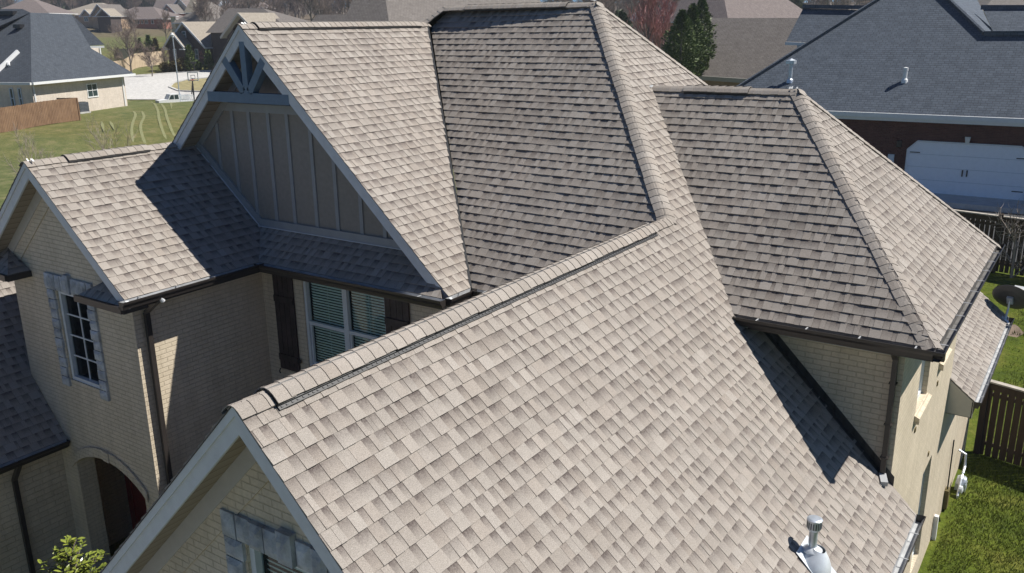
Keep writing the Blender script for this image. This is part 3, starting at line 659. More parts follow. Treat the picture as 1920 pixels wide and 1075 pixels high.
# truss
tr = MB(); YT = 5.66
bl, br_ = ony(395, 178, YT), ony(548, 190, YT); zb = (bl.z+br_.z)/2; xa = -6.37-(2.583-.2-zb)/.955; xb = -6.37+(2.583-.2-zb)/.955
tr.box(xa, xb, YT-.06, YT+.06, zb-.078, zb+.078); t1 = tr.build('truss_beam', M['beam'], house)
kp = MB(); kp.box(-6.37-.058, -6.37+.058, YT-.06, YT+.06, zb+.079, 2.583-.26); kp.build('king_post', M['beam'], house)
for a in (-1, 1):
    st = MB(); st.beam((-6.37+a*.07, YT, zb+.09), (-6.37+a*.47, YT, zb+.60), .13, .12, (0, 1, 0)); st.build('strut', M['beam'], house)
# --- rake boards, soffits, friezes
def gable_trim(T, s, dL, dR, wy, hv=.24, left=True, frz=.2, up0=.0, fr_mat=None):
    T = V(T)
    for sx, L in ((-1, dL), (1, dR)):
        if not L: continue
        z_ = lambda d, o: T.z - s*d - o
        def strip(o0, o1, y0, y1, nm, m, d0=0, d1=None):
            d1 = L if d1 is None else d1; zm = T.z-s*L-.105
            if z_(d1, o1) < zm < z_(d1, o0): tail = [(T.x+sx*d1, y0, zm), (T.x+sx*((T.z-o1-zm)/s), y0, zm)]
            else: tail = [(T.x+sx*d1, y0, z_(d1, o1))]
            q = [(T.x+sx*d0, y0, z_(d0, o0)), (T.x+sx*d1, y0, z_(d1, o0))]+tail+[(T.x+sx*d0, y0, z_(d0, o1))]
            mb = MB(); mb.prism(q, (0, y1-y0, 0)); return mb.build(nm, m, house)
        y = T.y
        strip(.012, hv, y+.030, y+.060, 'rake_board', M['trim']); strip(.006, .085, y+.008, y+.0295, 'rake_trim', M['trim'])
        mb = MB(); o = .185
        mb.face([(T.x, y+.06, z_(0, o)), (T.x, wy, z_(0, o)), (T.x+sx*(L-.12), wy, z_(L-.12, o)), (T.x+sx*(L-.12), y+.06, z_(L-.12, o))]); mb.build('soffit', M['soffit'], house)
        if frz: strip(o+.002, o+frz, wy-.03, wy, 'frieze_board', fr_mat or M['frieze'], 0, L-.45)
gable_trim((0, 0, 0), S1, 4.35, 3.46, .42)
gable_trim(G2T, .955, 3.9, 3.90, 6.0, hv=.25, frz=0)
gable_trim(G3T, .857, 2.12, 2.12, 3.41, hv=.25)
# rake trim course: brick band under the friezes
for T, s, L, wy in ((V((0, 0, 0)), S1, 3.0, .42), (G3T, .857, 1.6, 3.41)):
    for sx in (-1, 1):
        mb = MB(); z_ = lambda d, o: T.z-s*d-o
        mb.prism([(T.x, wy-.018, z_(0, .385)), (T.x+sx*L, wy-.018, z_(L, .385)), (T.x+sx*L, wy-.018, z_(L, .63)), (T.x, wy-.018, z_(0, .63))], (0, .018, 0)); mb.build('brick_band', M['wall'], house)
# eave soffits and fascia boards
sf = MB(); ZS = ZE-.15
for x0, x1, y0, y1, z in ((1.25, 3.486, 6.93, 7.33, ZS), (3.12, 3.47, 6.93, 12.68, ZS), (-6.7, -2.53, 5.48, 5.82, ZS), (-6.70, -6.30, 3.08, 5.48, ZS), (-2.8, -2.52, 5.82, 6.45, ZS), (-2.53, -1.2, 6.1, 6.45, ZS), (3.12, 3.45, .05, 7.32, -3.62), (3.12, 3.52, 12.2, 17.4, -4.05)):
    sf = MB(); sf.box(x0, x1, y0, y1, z-.01, z); sf.build('soffit', M['frieze'], house)
for q_ in ((1.3, 3.48, 6.915, 6.93, ZS-.015, ZE-.01), (3.468, 3.483, 6.93, 12.68, ZS-.015, ZE-.01), (-6.3, -2.53, 5.463, 5.48, ZS-.015, ZE-.01), (-6.308, -6.293, 3.10, 5.463, ZS-.015, ZE-.01), (3.44, 3.455, .05, 7.32, -3.64, -3.48), (3.505, 3.52, 12.2, 17.4, -4.07, -3.76), (-9.20, -9.185, -3.9, 3.39, -4.3, -4.15)):
    fa = MB(); fa.box(*q_); fa.build('fascia_board', M['gutter'], house)
for q_ in ((1.6, 3.12, 7.31, 7.33, -1.42, -1.27), (3.12, 3.14, 7.33, 12.3, -1.42, -1.27)): fz = MB(); fz.box(*q_); fz.build('frieze_board', M['frieze'], house)
# end panel of the rear wing eave
ep = MB(); ep.prism([(3.12, 12.20, -3.44), (3.53, 12.20, -3.765), (3.53, 12.20, -4.06), (3.12, 12.20, -4.06)], (0, .03, 0)); ep.build('eave_end_panel', M['frieze'], house)
ep = MB(); ep.prism([(3.10, 7.345, -3.13), (3.45, 7.345, -3.48), (3.45, 7.345, -3.62), (3.10, 7.345, -3.62)], (0, .02, 0)); ep.build('eave_end_panel', M['gutter'], house)
# step flashing
sfm = MB()
for i in range(14):
    x0 = 1.30+i*.1318; sfm.prism([(x0, 7.322, -S1*x0+.012), (x0+.15, 7.322, -S1*(x0+.15)+.012), (x0+.15, 7.322, -S1*(x0+.15)+.15), (x0, 7.322, -S1*x0+.15)], (0, .008-.0004*i % .003, 0))
sfm.prism([P1(1.3, 7.31)+V((0, -.07, .018)), P1(3.08, 7.31)+V((0, -.07, .018)), P1(3.08, 7.32)+V((0, 0, .018)), P1(1.3, 7.32)+V((0, 0, .018))], nP1.normalized()*.003)
sfm.build('step_flashing', M['flash'], house)
vf = MB(); va, vb = V((-6.37, 10.05, 2.583)), V((-2.51, 6.09, ZE)); nn = (nG2.normalized()+nF.normalized()).normalized(); vf.beam(va+nn*.012, vb+nn*.012, .03, .012, nn); vf.beam(va-nn*.012, vb-nn*.012, .05, .02, nn); vf.build('valley_flashing', M['vent'], house)
# --- windows and shutters
window(house, (0, 5.82, 0), (1, 0, 0), (0, -1, 0), *SKW, blinds=True, mull=1, depth=.06)
window(house, (0, 3.41, 0), (1, 0, 0), (0, -1, 0), *G3W, cols=2, rows=4, hung=False, depth=.06, fr=.062)
window(house, (0, .42, 0), (1, 0, 0), (0, -1, 0), *G1W, blinds=True, hung=True, depth=.06, fr=.06)
for h in WIN_R+[(10.35, 11.15, -6.3, -4.40)]: window(house, (3.12, 0, 0), (0, 1, 0), (1, 0, 0), *h, hung=True, depth=.10)
for h in WIN_R:
    sl = MB(); sl.prism([(3.12, h[0]-.06, h[2]), (3.19, h[0]-.06, h[2]-.03), (3.19, h[0]-.06, h[2]-.12), (3.12, h[0]-.06, h[2]-.12)], (0, h[1]-h[0]+.12, 0)); sl.build('window_sill', M['wall'], house)
def shutter(x0, x1, z0, z1, y):
    mb = MB(); n = 4; w_ = (x1-x0)/n
    for i in range(n): mb.box(x0+i*w_+.004, x0+(i+1)*w_-.004, y-.028, y, z0, z1)
    o = mb.build('shutter', M['shutter'], house)
    b = MB()
    for z in (z0+.22, z1-.40): b.box(x0+.01, x1-.01, y-.05, y-.028, z-.055, z+.055)
    b.build('shutter_batten', M['shutter'], o)
    k = MB(); k.tube([(x0+.02, y-.05, z0-.0), (x0+.0, y-.06, z0-.05), (x0+.03, y-.07, z0-.08)], .012, 5); k.box(x1-.02, x1+.06, y-.045, y-.02, z0+.19, z0+.25); k.build('shutter_dog', M['hoopblack'], o)
shutter(-6.40, -5.93, -3.06, -1.40, 5.81); shutter(-3.92, -3.44, -3.06, -1.36, 5.81)
def stones(win, y, side, top, nv, nh, left=True, right=True, below=.12, key=None):
    rg = random.Random(int(y*100)); mb = MB(); s0, s1, t0, t1 = win
    def blk(a, b, c, d, pr=.05):
        j = lambda: (rg.random()-.5)*.012; g = .005
        a += g; b -= g; c += g; d -= g; yf = y-pr-rg.random()*.02; n = 4
        # rock face: pillowed front grid
        def pt(i, k, f): 
            x = a+(b-a)*i/n; z = c+(d-c)*k/n; e = min(i, n-i, k, n-k); return V((x, y if f < 0 else (yf+.024*(e == 0)+(rg.random()-.5)*.016*(e > 0)), z))
        gr = [[pt(i, k, 1) for i in range(n+1)] for k in range(n+1)]
        for k in range(n):
            for i in range(n): mb.face([gr[k][i], gr[k][i+1], gr[k+1][i+1], gr[k+1][i]])
        for e in range(4):
            if e == 0: ed = [gr[0][i] for i in range(n+1)]
            elif e == 1: ed = [gr[k][n] for k in range(n+1)]
            elif e == 2: ed = [gr[n][i] for i in range(n, -1, -1)]
            else: ed = [gr[k][0] for k in range(n, -1, -1)]
            for i in range(n): p, q = ed[i], ed[i+1]; mb.face([q, p, V((p.x, y, p.z)), V((q.x, y, q.z))])
    z = t0-below; h = (t1-z)/nv
    for k in range(nv):
        if left: blk(s0-side, s0-.004-(.02 if k % 2 else 0), z+k*h, z+(k+1)*h)
        if right: blk(s1+.004+(.02 if k % 2 else 0), s1+side, z+k*h, z+(k+1)*h)
    x = s0-side; wv = (s1-s0+2*side)/nh
    for k in range(nh):
        kk = (k == nh//2); blk(x+k*wv, x+(k+1)*wv, t1+.004, t1+top+(.05 if kk else 0), .075 if kk else .05)
    return mb.build('stone_surround', M['stone'], house)
stones(G3W, 3.41, .22, .27, 10, 9); stones(G1W, .42, .24, .25, 9, 9)
# arch ring
ar = MB(); n = 14
for i in range(n):
    a, b = AX0-.12+(AX1-AX0+.24)*i/n, AX0-.12+(AX1-AX0+.24)*(i+1)/n; f = lambda x: zc-arad+math.sqrt(arad**2-(x-acx)**2)
    y = 3.375-(.02 if i == n//2 else 0); ar.prism([(a+.003, y, f(a)), (b-.003, y, f(b)), (b-.003, y, f(b)+.17), (a+.003, y, f(a)+.17)], (0, 3.40-y, 0))
ar.build('arch_stones', M['wall'], house)
# cornice returns of G3
def cornice_return(xa, xb, flip):
    mb = MB(); y0, y1 = 3.05, 3.41; z0 = -1.20; ap = V(((xa+xb)/2, 3.40, z0+.32)); a, b, c, d = V((xa, y0, z0)), V((xb, y0, z0)), V((xb, 3.40, z0)), V((xa, 3.40, z0))
    sh = MB()
    for tri in ([a, b, ap], [d, a, ap], [b, c, ap]): shingles(sh, [tri], int(abs(xa)*10), thick=.8)
    r = sh.build('cornice_return', [M['shingle'], M['deck']], house, col_attr=True)
    g = MB(); g.box(xa-.02, xb+.02, y0-.03, y1, z0-.10, z0-.004); g.box(xa-.02, xb+.02, y0-.07, y0-.03, z0-.085, z0+.012); g.build('cornice_gutter', M['gutter'], r)
cornice_return(-7.42, -6.29, 0); cornice_return(-10.55, -9.42, 1)
# --- downspouts
def downspout(path, name='downspout', w_=.075, mat=None):
    mb = MB(); m = mat or M['gutter']
    for a, b in zip(path[:-1], path[1:]): mb.beam(a, b, w_, w_*.8, (1, .01, 0) if abs((V(b)-V(a)).normalized().z) > .8 else (0, 0, 1))
    o = mb.build(name, m, house); s = MB(); A, B = V(path[-2]), V(path[-1])
    return o
d1 = downspout([(3.03, 7.0, ZE-.11), (3.03, 7.24, -1.42), (3.03, 7.265, -3.0)])
el = MB(); el.beam((3.03, 7.25, -3.0), (3.09, 7.10, -3.04), .085, .07, (0, 0, 1)); el.build('downspout_elbow', M['hanger'], d1)
st = MB()
for z in (-1.75, -2.3, -2.75): st.box(2.985, 3.078, 7.21, 7.30, z-.008, z+.008)
st.build('downspout_strap', M['gutter'], d1)
q = onx(276, 596, -6.62); downspout([(-6.25, q.y, ZE-.11), (-6.62, q.y, -1.48), (-6.63, q.y, -6.9)])
ot = MB(); p = onx(299, 572, -6.25); ot.tube([(-6.24, p.y, -1.16), (-6.24, p.y+.06, -1.26)], .035, 10); ot.build('gutter_outlet', M['trim'], house)
q = onx(36, 950, -9.42); downspout([(WX+.05, q.y, WZ-.1), (-9.40, q.y, WZ-.45), (-9.41, q.y, -6.9)])
# splash of caulk at ridge ends
cp = MB(); rg = random.Random(5)
for (x, y, z, n_) in ((-8.36, 3.14, .672, nG3), (-6.36, 5.66, 2.56, nG2), (-2.9, 10.30, 2.87, nF), (.80, 9.75, 1.53, nH), (-1.45, 9.72, 1.50, nH)):
    for k in range(4):
        c = V((x, y, z))+V((rg.random()-.5, rg.random()-.5, 0))*.10+V(n_).normalized()*.040; h, e = frame(n_); cp.obox(c, h*.010, e*(.01+.02*rg.random()), V(n_).normalized()*.003)
cp.build('caulk_dab', M['paint_drip'], house)
# weep bricks on the sunny wall
wb = MB()
for u, v in ((1757, 719), (1715, 806), (1740, 851), (1807, 773), (1704, 1048)): p = onx(u, v, 3.12); wb.box(3.10, 3.135, p.y-.035, p.y+.035, p.z-.035, p.z+.035)
wb.build('brown_vent_block', M['shrubbrown'], house)
# ------------------------------------------------------------------ vent pipe on the near slope
bp = onP = onp(1520, 1047, (0, 0, 0), nP1); npn = nP1.normalized()
vp = empty('flue_vent', bp, 'galvanised flue with round cap and white cone flashing on the near shingle slope', 'roof vent')
dsl = V((1, 0, -S1)).normalized(); ysl = V((0, 1, 0))
mb = MB(); mb.obox(bp+dsl*.10+npn*.022, dsl*.27, ysl*.19, npn*.0015); mb.build('flashing_plate', M['lead'], vp)
mb = MB(); ax = (V((0, 0, 1))*.85+npn*.15).normalized(); c0 = bp+npn*.02+dsl*.0
prof = [(.20, .0), (.198, .03), (.18, .08), (.135, .15), (.085, .21), (.066, .235)]
mb.lathe(c0-V((0, 0, .10)), (V((0, 0, 1))*.65+npn*.35), prof, 24); mb.build('cone_flashing', M['lead'], vp, smooth=True, merge=True)
tp = c0+V((-.01, 0, .10)); mb = MB(); mb.lathe(tp, (0, 0, 1), [(.044, -.05), (.044, .27)], 20); mb.build('pipe', M['metal'], vp, smooth=True, merge=True)
mb = MB(); mb.lathe(tp, (0, 0, 1), [(.046, .035), (.105, .0), (.106, -.006), (.044, .028)], 24); mb.build('storm_collar', M['lead'], vp, smooth=True, merge=True)
mb = MB(); mb.lathe(tp, (0, 0, 1), [(.045, .215), (.066, .235), (.072, .25), (.072, .335), (.078, .340), (.078, .352), (.06, .362), (.0, .366)], 24); cpv = mb.build('flue_cap', M['metal'], vp)
mb = MB()
for k in range(18): a = k*math.pi/9; mb.obox(tp+V((math.cos(a)*.0735, math.sin(a)*.0735, .292)), V((-math.sin(a), math.cos(a), 0))*.006, V((0, 0, 1))*.035, V((math.cos(a), math.sin(a), 0))*.002)
mb.build('cap_slots', M['acgrey'], cpv)
# ------------------------------------------------------------------ satellite dish on the rear wing
nS = V((.8, 0, 1)).normalized(); mp = onp(1884, 600, (SX, 12.2, SZ), (.8, 0, 1)); dc = mp+V((.10, -.10, .52))
dc = dep(1896, 559, px(mp)[2]+.0); dn = V((.15, .82, .50)).normalized()   # looks away from us and up
ds = empty('satellite_dish', mp, 'dark satellite dish on a grey bent mast at the far corner of the rear roof', 'dish')
h, e = frame(dn); mb = MB(); n = 28; rings = []
for r, off in ((0.0, 0), (.12, .006), (.24, .024), (.33, .05), (.37, .066)): rings.append([dc+h*math.cos(2*math.pi*k/n)*r*1.05+e*math.sin(2*math.pi*k/n)*r*.95+dn*(off-.04) for k in range(n)])
for i in range(4):
    for k in range(n): q = (k+1) % n; mb.face([rings[i][k], rings[i][q], rings[i+1][q], rings[i+1][k]]); mb.face([rings[i+1][k]+dn*.008, rings[i+1][q]+dn*.008, rings[i][q]+dn*.008, rings[i][k]+dn*.008])
for k in range(n): q = (k+1) % n; mb.face([rings[4][k], rings[4][q], rings[4][q]+dn*.008, rings[4][k]+dn*.008])
mb.build('reflector', plain('dark_grey_dish', (.05, .052, .055), .45, .1), ds, smooth=True)
mb = MB(); mb.tube([mp+V((0, 0, .0)), mp+(dc-mp)*.35+V((0, 0, .0)), dc-dn*.12-V((0, 0, .16)), dc-dn*.09], [.024, .024, .022, .02], 10); mb.obox(mp+nS*.01, V((0, .07, 0)), V((.8, 0, -.64)).normalized()*.09, nS*.006); mb.tube([mp+V((.02, .12, .02)), dc-dn*.12-V((0, 0, .2))], .01, 6); mb.build('mast', M['metal'], ds, smooth=False)
mb = MB(); mb.obox(dc-dn*.075, h*.06, e*.09, dn*.03); mb.build('bracket', M['metal'], ds)
mb = MB(); lp = dc+dn*.50-e*.22+h*.0; mb.tube([dc-dn*.06-e*.12, dc-e*.40+dn*.15, lp], .014, 6); mb.build('feed_arm', M['acgrey'], ds)
mb = MB(); mb.obox(lp+e*.03, h*.10, e*.03, dn*.05); mb.build('receiver', M['white'], ds)
# ------------------------------------------------------------------ gas meter by the wall
g0 = onz(1798, 945, -7.1); gm = empty('gas_meter', (3.28, g0.y, -7.1), 'grey gas meter with valves and pipes against the sunny tan wall', 'gas meter'); y0 = g0.y
mb = MB(); mb.lathe((3.30, y0+.05, -6.62), (1, 0, 0), [(0, -.08), (.12, -.08), (.14, -.03), (.14, .05), (.11, .09), (0, .10)], 14); mb.box(3.20, 3.40, y0-.06, y0+.16, -6.78, -6.62); mb.build('meter_body', M['metal'], gm)
mb = MB(); mb.tube([(3.30, y0-.35, -7.1), (3.30, y0-.35, -6.75), (3.30, y0-.05, -6.5), (3.30, y0+.05, -6.46)], .025, 8); mb.tube([(3.30, y0+.14, -6.46), (3.30, y0+.35, -6.40), (3.28, y0+.40, -6.15), (3.14, y0+.42, -6.10)], .025, 8); mb.build('pipe', M['metal'], gm)
mb = MB(); mb.lathe((3.33, y0-.22, -6.66), (1, 0, 0), [(0, -.03), (.08, -.03), (.08, .03), (0, .05)], 12); mb.build('regulator', M['lead'], gm)
uc = empty('utility_conduit', (3.16, y0-1.2, -7.1), 'brown utility box and looped cable on the tan wall beside the gas meter', 'conduit')
mb = MB(); mb.box(3.12, 3.20, y0-1.05, y0-.85, -6.75, -6.35); mb.build('service_box', M['shrubbrown'], uc)
mb = MB(); mb.tube([(3.16, y0-.95, -6.35), (3.15, y0-.93, -5.3)], .014, 6); mb.tube([(3.16, y0-1.0, -6.8), (3.26, y0-1.15, -7.0), (3.20, y0-1.45, -6.98), (3.14, y0-1.5, -6.7)], .014, 6); mb.build('cable', M['hoopblack'], uc)
p = onz(1743, 1028, -7.0); ex = empty('splash_spout', (p.x, p.y, -7.1), 'white downspout extension lying on grass at the foot of the tan wall', 'drain spout')
mb = MB(); mb.beam((3.13, p.y, -6.88), (p.x+.06, p.y-.05, -7.03), .09, .06); mb.build('spout', M['white'], ex); mb = MB(); mb.box(3.13, 3.2, p.y-.04, p.y+.05, -6.88, -6.3); mb.build('pipe', M['white'], ex)
# ================================================================== NEIGHBOURHOOD
def hn(d, s): return V((V(d).x*s, V(d).y*s, 1))      # normal of a roof plane facing horizontal direction d with pitch s
def fpoly(mb, pix, P, n, m=0): mb.face([onp(u, v, P, n) for u, v in pix], m)
# ---- generic house with any number of blocks
def block(parent, E1, E2, dp, pitch, kind, zg, mats, over=.45, trimm=None, flip=False, gut=True, front=None):
    """E1 -> E2 eave of the near side (left to right seen from outside), dp = depth, kind hip / par / perp"""
    wallm, roofm = mats; E1, E2 = V(E1), V(E2); e = (E2-E1); e.z = 0; L = e.length; e.normalize(); inn = V((-e.y, e.x, 0)); z = V((0, 0, 1)); ze = (E1.z+E2.z)/2
    B0 = V((E1.x, E1.y, ze)); P = lambda s, t, h: B0+e*s+inn*t+z*h
    rf = MB(); trimm = trimm or M['white']
    if kind == 'hip':
        h = pitch*min(dp, L)/2; i = min(dp, L)/2
        a, b = (P(i, dp/2, h), P(L-i, dp/2, h)) if L >= dp else (P(L/2, i, h), P(L/2, dp-i, h))
        c = [P(0, 0, 0), P(L, 0, 0), P(L, dp, 0), P(0, dp, 0)]
        if L >= dp: fs = [[c[0], c[1], b, a], [c[1], c[2], b], [c[2], c[3], a, b], [c[3], c[0], a]]
        else: fs = [[c[0], c[1], a], [c[1], c[2], b, a], [c[2], c[3], b], [c[3], c[0], a, b]]
    elif kind == 'par':
        h = pitch*dp/2; a, b = P(0, dp/2, h), P(L, dp/2, h); fs = [[P(0, 0, 0), P(L, 0, 0), b, a], [P(L, dp, 0), P(0, dp, 0), a, b]]
    else:
        h = pitch*L/2; a, b = P(L/2, 0, h), P(L/2, dp, h); fs = [[P(L, 0, 0), P(L, dp, 0), b, a], [P(0, dp, 0), P(0, 0, 0), a, b]]
    for f in fs: rf.face(f, 0)
    for f in fs: rf.face([p-z*.12 for p in f][::-1], 1)
    r = rf.build('roof', [roofm, trimm], parent)
    w = MB(); o = over; hw = ze-zg
    cs = [P(o, o, 0), P(L-o, o, 0), P(L-o, dp-o, 0), P(o, dp-o, 0)]
    for i in range(4):
        p, q = cs[i], cs[(i+1) % 4]; w.face([V((p.x, p.y, zg-1.5)), V((q.x, q.y, zg-1.5)), q-z*.05, p-z*.05])
    if kind == 'perp':
        for t in (o, dp-o): w.face([P(o, t, -.05), P(L-o, t, -.05), P(L/2, t, pitch*(L/2-o)-.12)])
        tb = MB()
        for s, q in ((0, 0), (L, L)):
            A = P(s, -.0, -.10); Bp = P(L/2, -.0, h-.10); tb.beam(A, Bp, .06, .24, (0, 0, 1))
        tb.build('rake_board', trimm, parent)
    if kind == 'par':
        for s in (o, L-o): w.face([P(s, o, -.05), P(s, dp-o, -.05), P(s, dp/2, pitch*(dp/2-o)-.12)])
    w.build('wall', wallm, parent)
    if gut:
        g = MB(); g.beam(P(-.05, -.06, -.07), P(L+.05, -.06, -.07), .13, .13)
        if kind != 'perp': g.beam(P(L+.06, 0, -.07), P(L+.06, dp, -.07), .13, .13); g.beam(P(-.06, 0, -.07), P(-.06, dp, -.07), .13, .13)
        g.build('gutter', trimm, parent)
    return dict(P=P, e=e, inn=inn, L=L, ze=ze, h=h, o=o, dp=dp)
def bwin(parent, bk, s0, s1, z0, z1, side='front', cols=2, rows=2, glass=None, fm=None, name='window'):
    e, inn, P = bk['e'], bk['inn'], bk['P']; z = V((0, 0, 1))
    if side == 'front': O = P(0, bk['o'], 0); ex = e; nr = -inn
    elif side == 'left': O = P(bk['o'], bk['dp'], 0); ex = -inn; nr = -e
    else: O = P(bk['L']-bk['o'], 0, 0); ex = inn; nr = e
    O = V((O.x, O.y, bk['ze'])); mb = MB(); f = .07; Q = lambda s, t, d: O+ex*s+z*t+nr*d
    def bar(a, b, c, d): mb.obox(Q((a+b)/2, (c+d)/2, .02), ex*(b-a)/2, z*(d-c)/2, nr*.035)
    bar(s0, s1, z1-f, z1); bar(s0-.03, s1+.03, z0-.03, z0+f); bar(s0, s0+f, z0+f, z1-f); bar(s1-f, s1, z0+f, z1-f)
    for c in range(1, cols): x = s0+(s1-s0)*c/cols; bar(x-.02, x+.02, z0+f, z1-f)
    for r in range(1, rows): y = z0+(z1-z0)*r/rows; bar(s0+f, s1-f, y-.02, y+.02)
    w = mb.build(name, fm or M['white'], parent); g = MB(); g.face([Q(s0, z0, .012), Q(s1, z0, .012), Q(s1, z1, .012), Q(s0, z1, .012)]); g.build('pane', glass or M['bgglass'], w); return w
def mid(*ps): s = V((0, 0, 0)); [s.__iadd__(V(p)) for p in ps]; return s/len(ps)
# ---- A: slate hip house at the left
zeA = -1.42; EA1, EA2 = onz(59, 155, zeA), onz(251, 138, zeA); zgA = -4.5
A = empty('slate_roof_house', (EA1.x, EA1.y+3, zgA), 'pale brick house with charcoal hip roof beside the brown fence at left', 'house')
eA = (EA2-EA1).normalized(); inA = V((-eA.y, eA.x, 0)); sA = .80
nAf = hn(-inA, sA)
HT = onp(57, 24, EA1, nAf); _lf = onz(-40, 153, zeA); nAl = (HT-EA1).cross(_lf-EA1).normalized(); nAl = nAl if nAl.z > 0 else -nAl
rf = MB(); q = lambda u, v: onp(u, v, EA1, nAf)
fr = [(59, 155), (251, 138), (172, 88), (196, 84), (134, 27), (55, 24), (57, 47)]
rf.face([EA1, q(251, 138), q(171, 91), q(134, 27), HT])
lf = lambda u, v: onp(u, v, EA1, nAl)
LA = EA1 - inA*0; left_far = onp(-70, 156, EA1, nAl)
rf.face([EA1, HT, lf(42, 17), lf(-60, 17), lf(-260, 155)])
# rear slopes close the roof
ap1, ap2 = q(57, 24), q(134, 27); bk1 = EA1+inA*16; bk2 = EA2+inA*16
rf.face([EA2, bk2, q(134, 27), q(171, 91)]); rf.face([bk2, V((bk1.x, bk1.y, zeA)), ap1, ap2])
rf.build('roof', M['slate'], A)
w = MB(); o = .5; a0 = EA1+inA*o+eA*o; a1 = EA2+inA*o-eA*.9
wf_ = [V((a0.x, a0.y, zgA-1)), V((a1.x, a1.y, zgA-1)), V((a1.x, a1.y, zeA-.08)), V((a0.x, a0.y, zeA-.08))]; w.face(wf_)
far = onz(-240, 153, zeA); bl_ = V((a0.x, a0.y, 0)); dl = (V((far.x, far.y, 0))-V((EA1.x, EA1.y, 0))).normalized(); b0 = V((a0.x, a0.y, 0))+dl*25
w.face([V((b0.x, b0.y, zgA-1)), V((a0.x, a0.y, zgA-1)), V((a0.x, a0.y, zeA-.08)), V((b0.x, b0.y, zeA-.08))])
c0 = a1+inA*14; w.face([V((a1.x, a1.y, zgA-1)), V((c0.x, c0.y, zgA-1)), V((c0.x, c0.y, zeA-.08)), V((a1.x, a1.y, zeA-.08))]); w.build('wall', M['wbrick'], A)
g = MB(); z3 = V((0, 0, .10)); g.beam(EA1-inA*.1-z3, EA2-inA*.1-z3, .16, .20); g.beam(EA1-eA*.1-z3, V((EA1.x, EA1.y, zeA))+dl*25-z3, .16, .20); g.build('gutter', M['white'], A)
sfA = MB(); sfA.face([EA1+V((0, 0, -.2)), EA2+V((0, 0, -.2)), EA2+inA*.6+V((0, 0, -.2)), EA1+inA*.6+V((0, 0, -.2))]); sfA.build('soffit', M['white'], A)
bkA = dict(P=lambda s, t, h: V((EA1.x, EA1.y, zeA))+eA*s+inA*t+V((0, 0, h)), e=eA, inn=inA, L=(EA2-EA1).length, ze=zeA, h=3, o=o, dp=16)
def sOn(u, v): p = onp(u, v, a0, inA); return (p-EA1).dot(eA), p.z-zeA
s0, zt = sOn(161, 158); s1, zb = sOn(184, 181); bwin(A, bkA, s0, s1, zb, zt, cols=2, rows=2)
for u0, u1, v0, v1 in ((17, 31, 165, 204), (33, 46, 165, 204)):
    p0 = onp(u0, v0, a0, V((-dl.y, dl.x, 0))); p1 = onp(u1, v1, a0, V((-dl.y, dl.x, 0))); nr = V((-dl.y, dl.x, 0)); nr = -nr if nr.dot(p0-CAM) > 0 else nr
    ex = -dl; mb = MB(); W2 = abs((p1-p0).dot(ex)); O = V((p0.x, p0.y, 0)); z = V((0, 0, 1))
    for aa, bb, cc, dd in ((0, W2, p0.z-.09, p0.z), (0, .09, p1.z, p0.z-.09), (W2-.09, W2, p1.z, p0.z-.09), (0.09, W2-.09, (p0.z+p1.z)/2-.04, (p0.z+p1.z)/2+.04)): mb.obox(O+ex*(aa+bb)/2+z*(cc+dd)/2+nr*.04, ex*(bb-aa)/2, z*(dd-cc)/2, nr*.03)
    wn = mb.build('window', M['bluesid'], A); gl = MB(); gl.face([O+z*p1.z+nr*.02, O+ex*W2+z*p1.z+nr*.02, O+ex*W2+z*p0.z+nr*.02, O+z*p0.z+nr*.02]); gl.build('pane', M['bgglass'], wn)
for pA, pB, nm in ((a1-inA*.06-eA*.4, 0, 'downspout'), (a0-inA*.06+eA*.15, 0, 'downspout')):
    mb = MB(); mb.beam(V((pA.x, pA.y, zeA-.2)), V((pA.x, pA.y, zgA+.1)), .11, .09, (1, 0, 0)); mb.build(nm, M['white'], A)
mb = MB(); nAl_ = nAl.normalized(); p0, p1 = lf(-4, 137)+nAl_*.15, lf(36, 99)+nAl_*.15; mb.beam(p0, p1, .22, .3, nAl_); pm_ = lf(17, 117)+nAl_*.1; mb.beam(pm_, lf(18, 125)+nAl_*.1, .15, .15, nAl_); mb.build('rake_trim', M['white'], A)
mb = MB()
for u in (2, 12, 24): p = lf(u, 27)+nAl_*.15; mb.obox(p, eA*.3, inA*.35, V((0, 0, .16)))
p = lf(38, 53)+nAl_*.2; mb.obox(p, eA*.3, inA*.35, V((0, 0, .16))); mb.build('roof_vent_box', M['hoopblack'], A)
# rear wing of A
zeB = -.95; B1, B2 = dep(148, 88, 93), dep(195, 85, 93); B1.z = B2.z = (B1.z+B2.z)/2
rb = MB(); nb_ = hn(-(V((-(B2-B1).y, (B2-B1).x, 0)).normalized()), .8); rb.face([onp(u, v, B1, nb_) for u, v in ((120, 90), (196, 84), (134, 27), (90, 27))]); rb.build('roof', M['slate'], A)
wb_ = MB(); o3 = onp(186, 92, B1+V((0, .5, 0)), inA); o4 = onp(130, 92, B1, inA); wb_.face([V((o4.x, o4.y, -4.5)), V((o3.x, o3.y, -4.5)), V((o3.x, o3.y, B1.z-.05)), V((o4.x, o4.y, B1.z-.05))]); wb_.build('wall', M['wbrick'], A)
gb = MB(); gb.beam(B1+V((0, 0, -.1))-eA*2, B2+V((0, 0, -.1)), .16, .2); gb.build('gutter', M['white'], A); mb = MB(); mb.beam(V((o3.x, o3.y, B1.z-.2))-inA*.1, V((o3.x, o3.y, -4.2))-inA*.1, .11, .09, (1, 0, 0)); mb.build('downspout', M['white'], A)
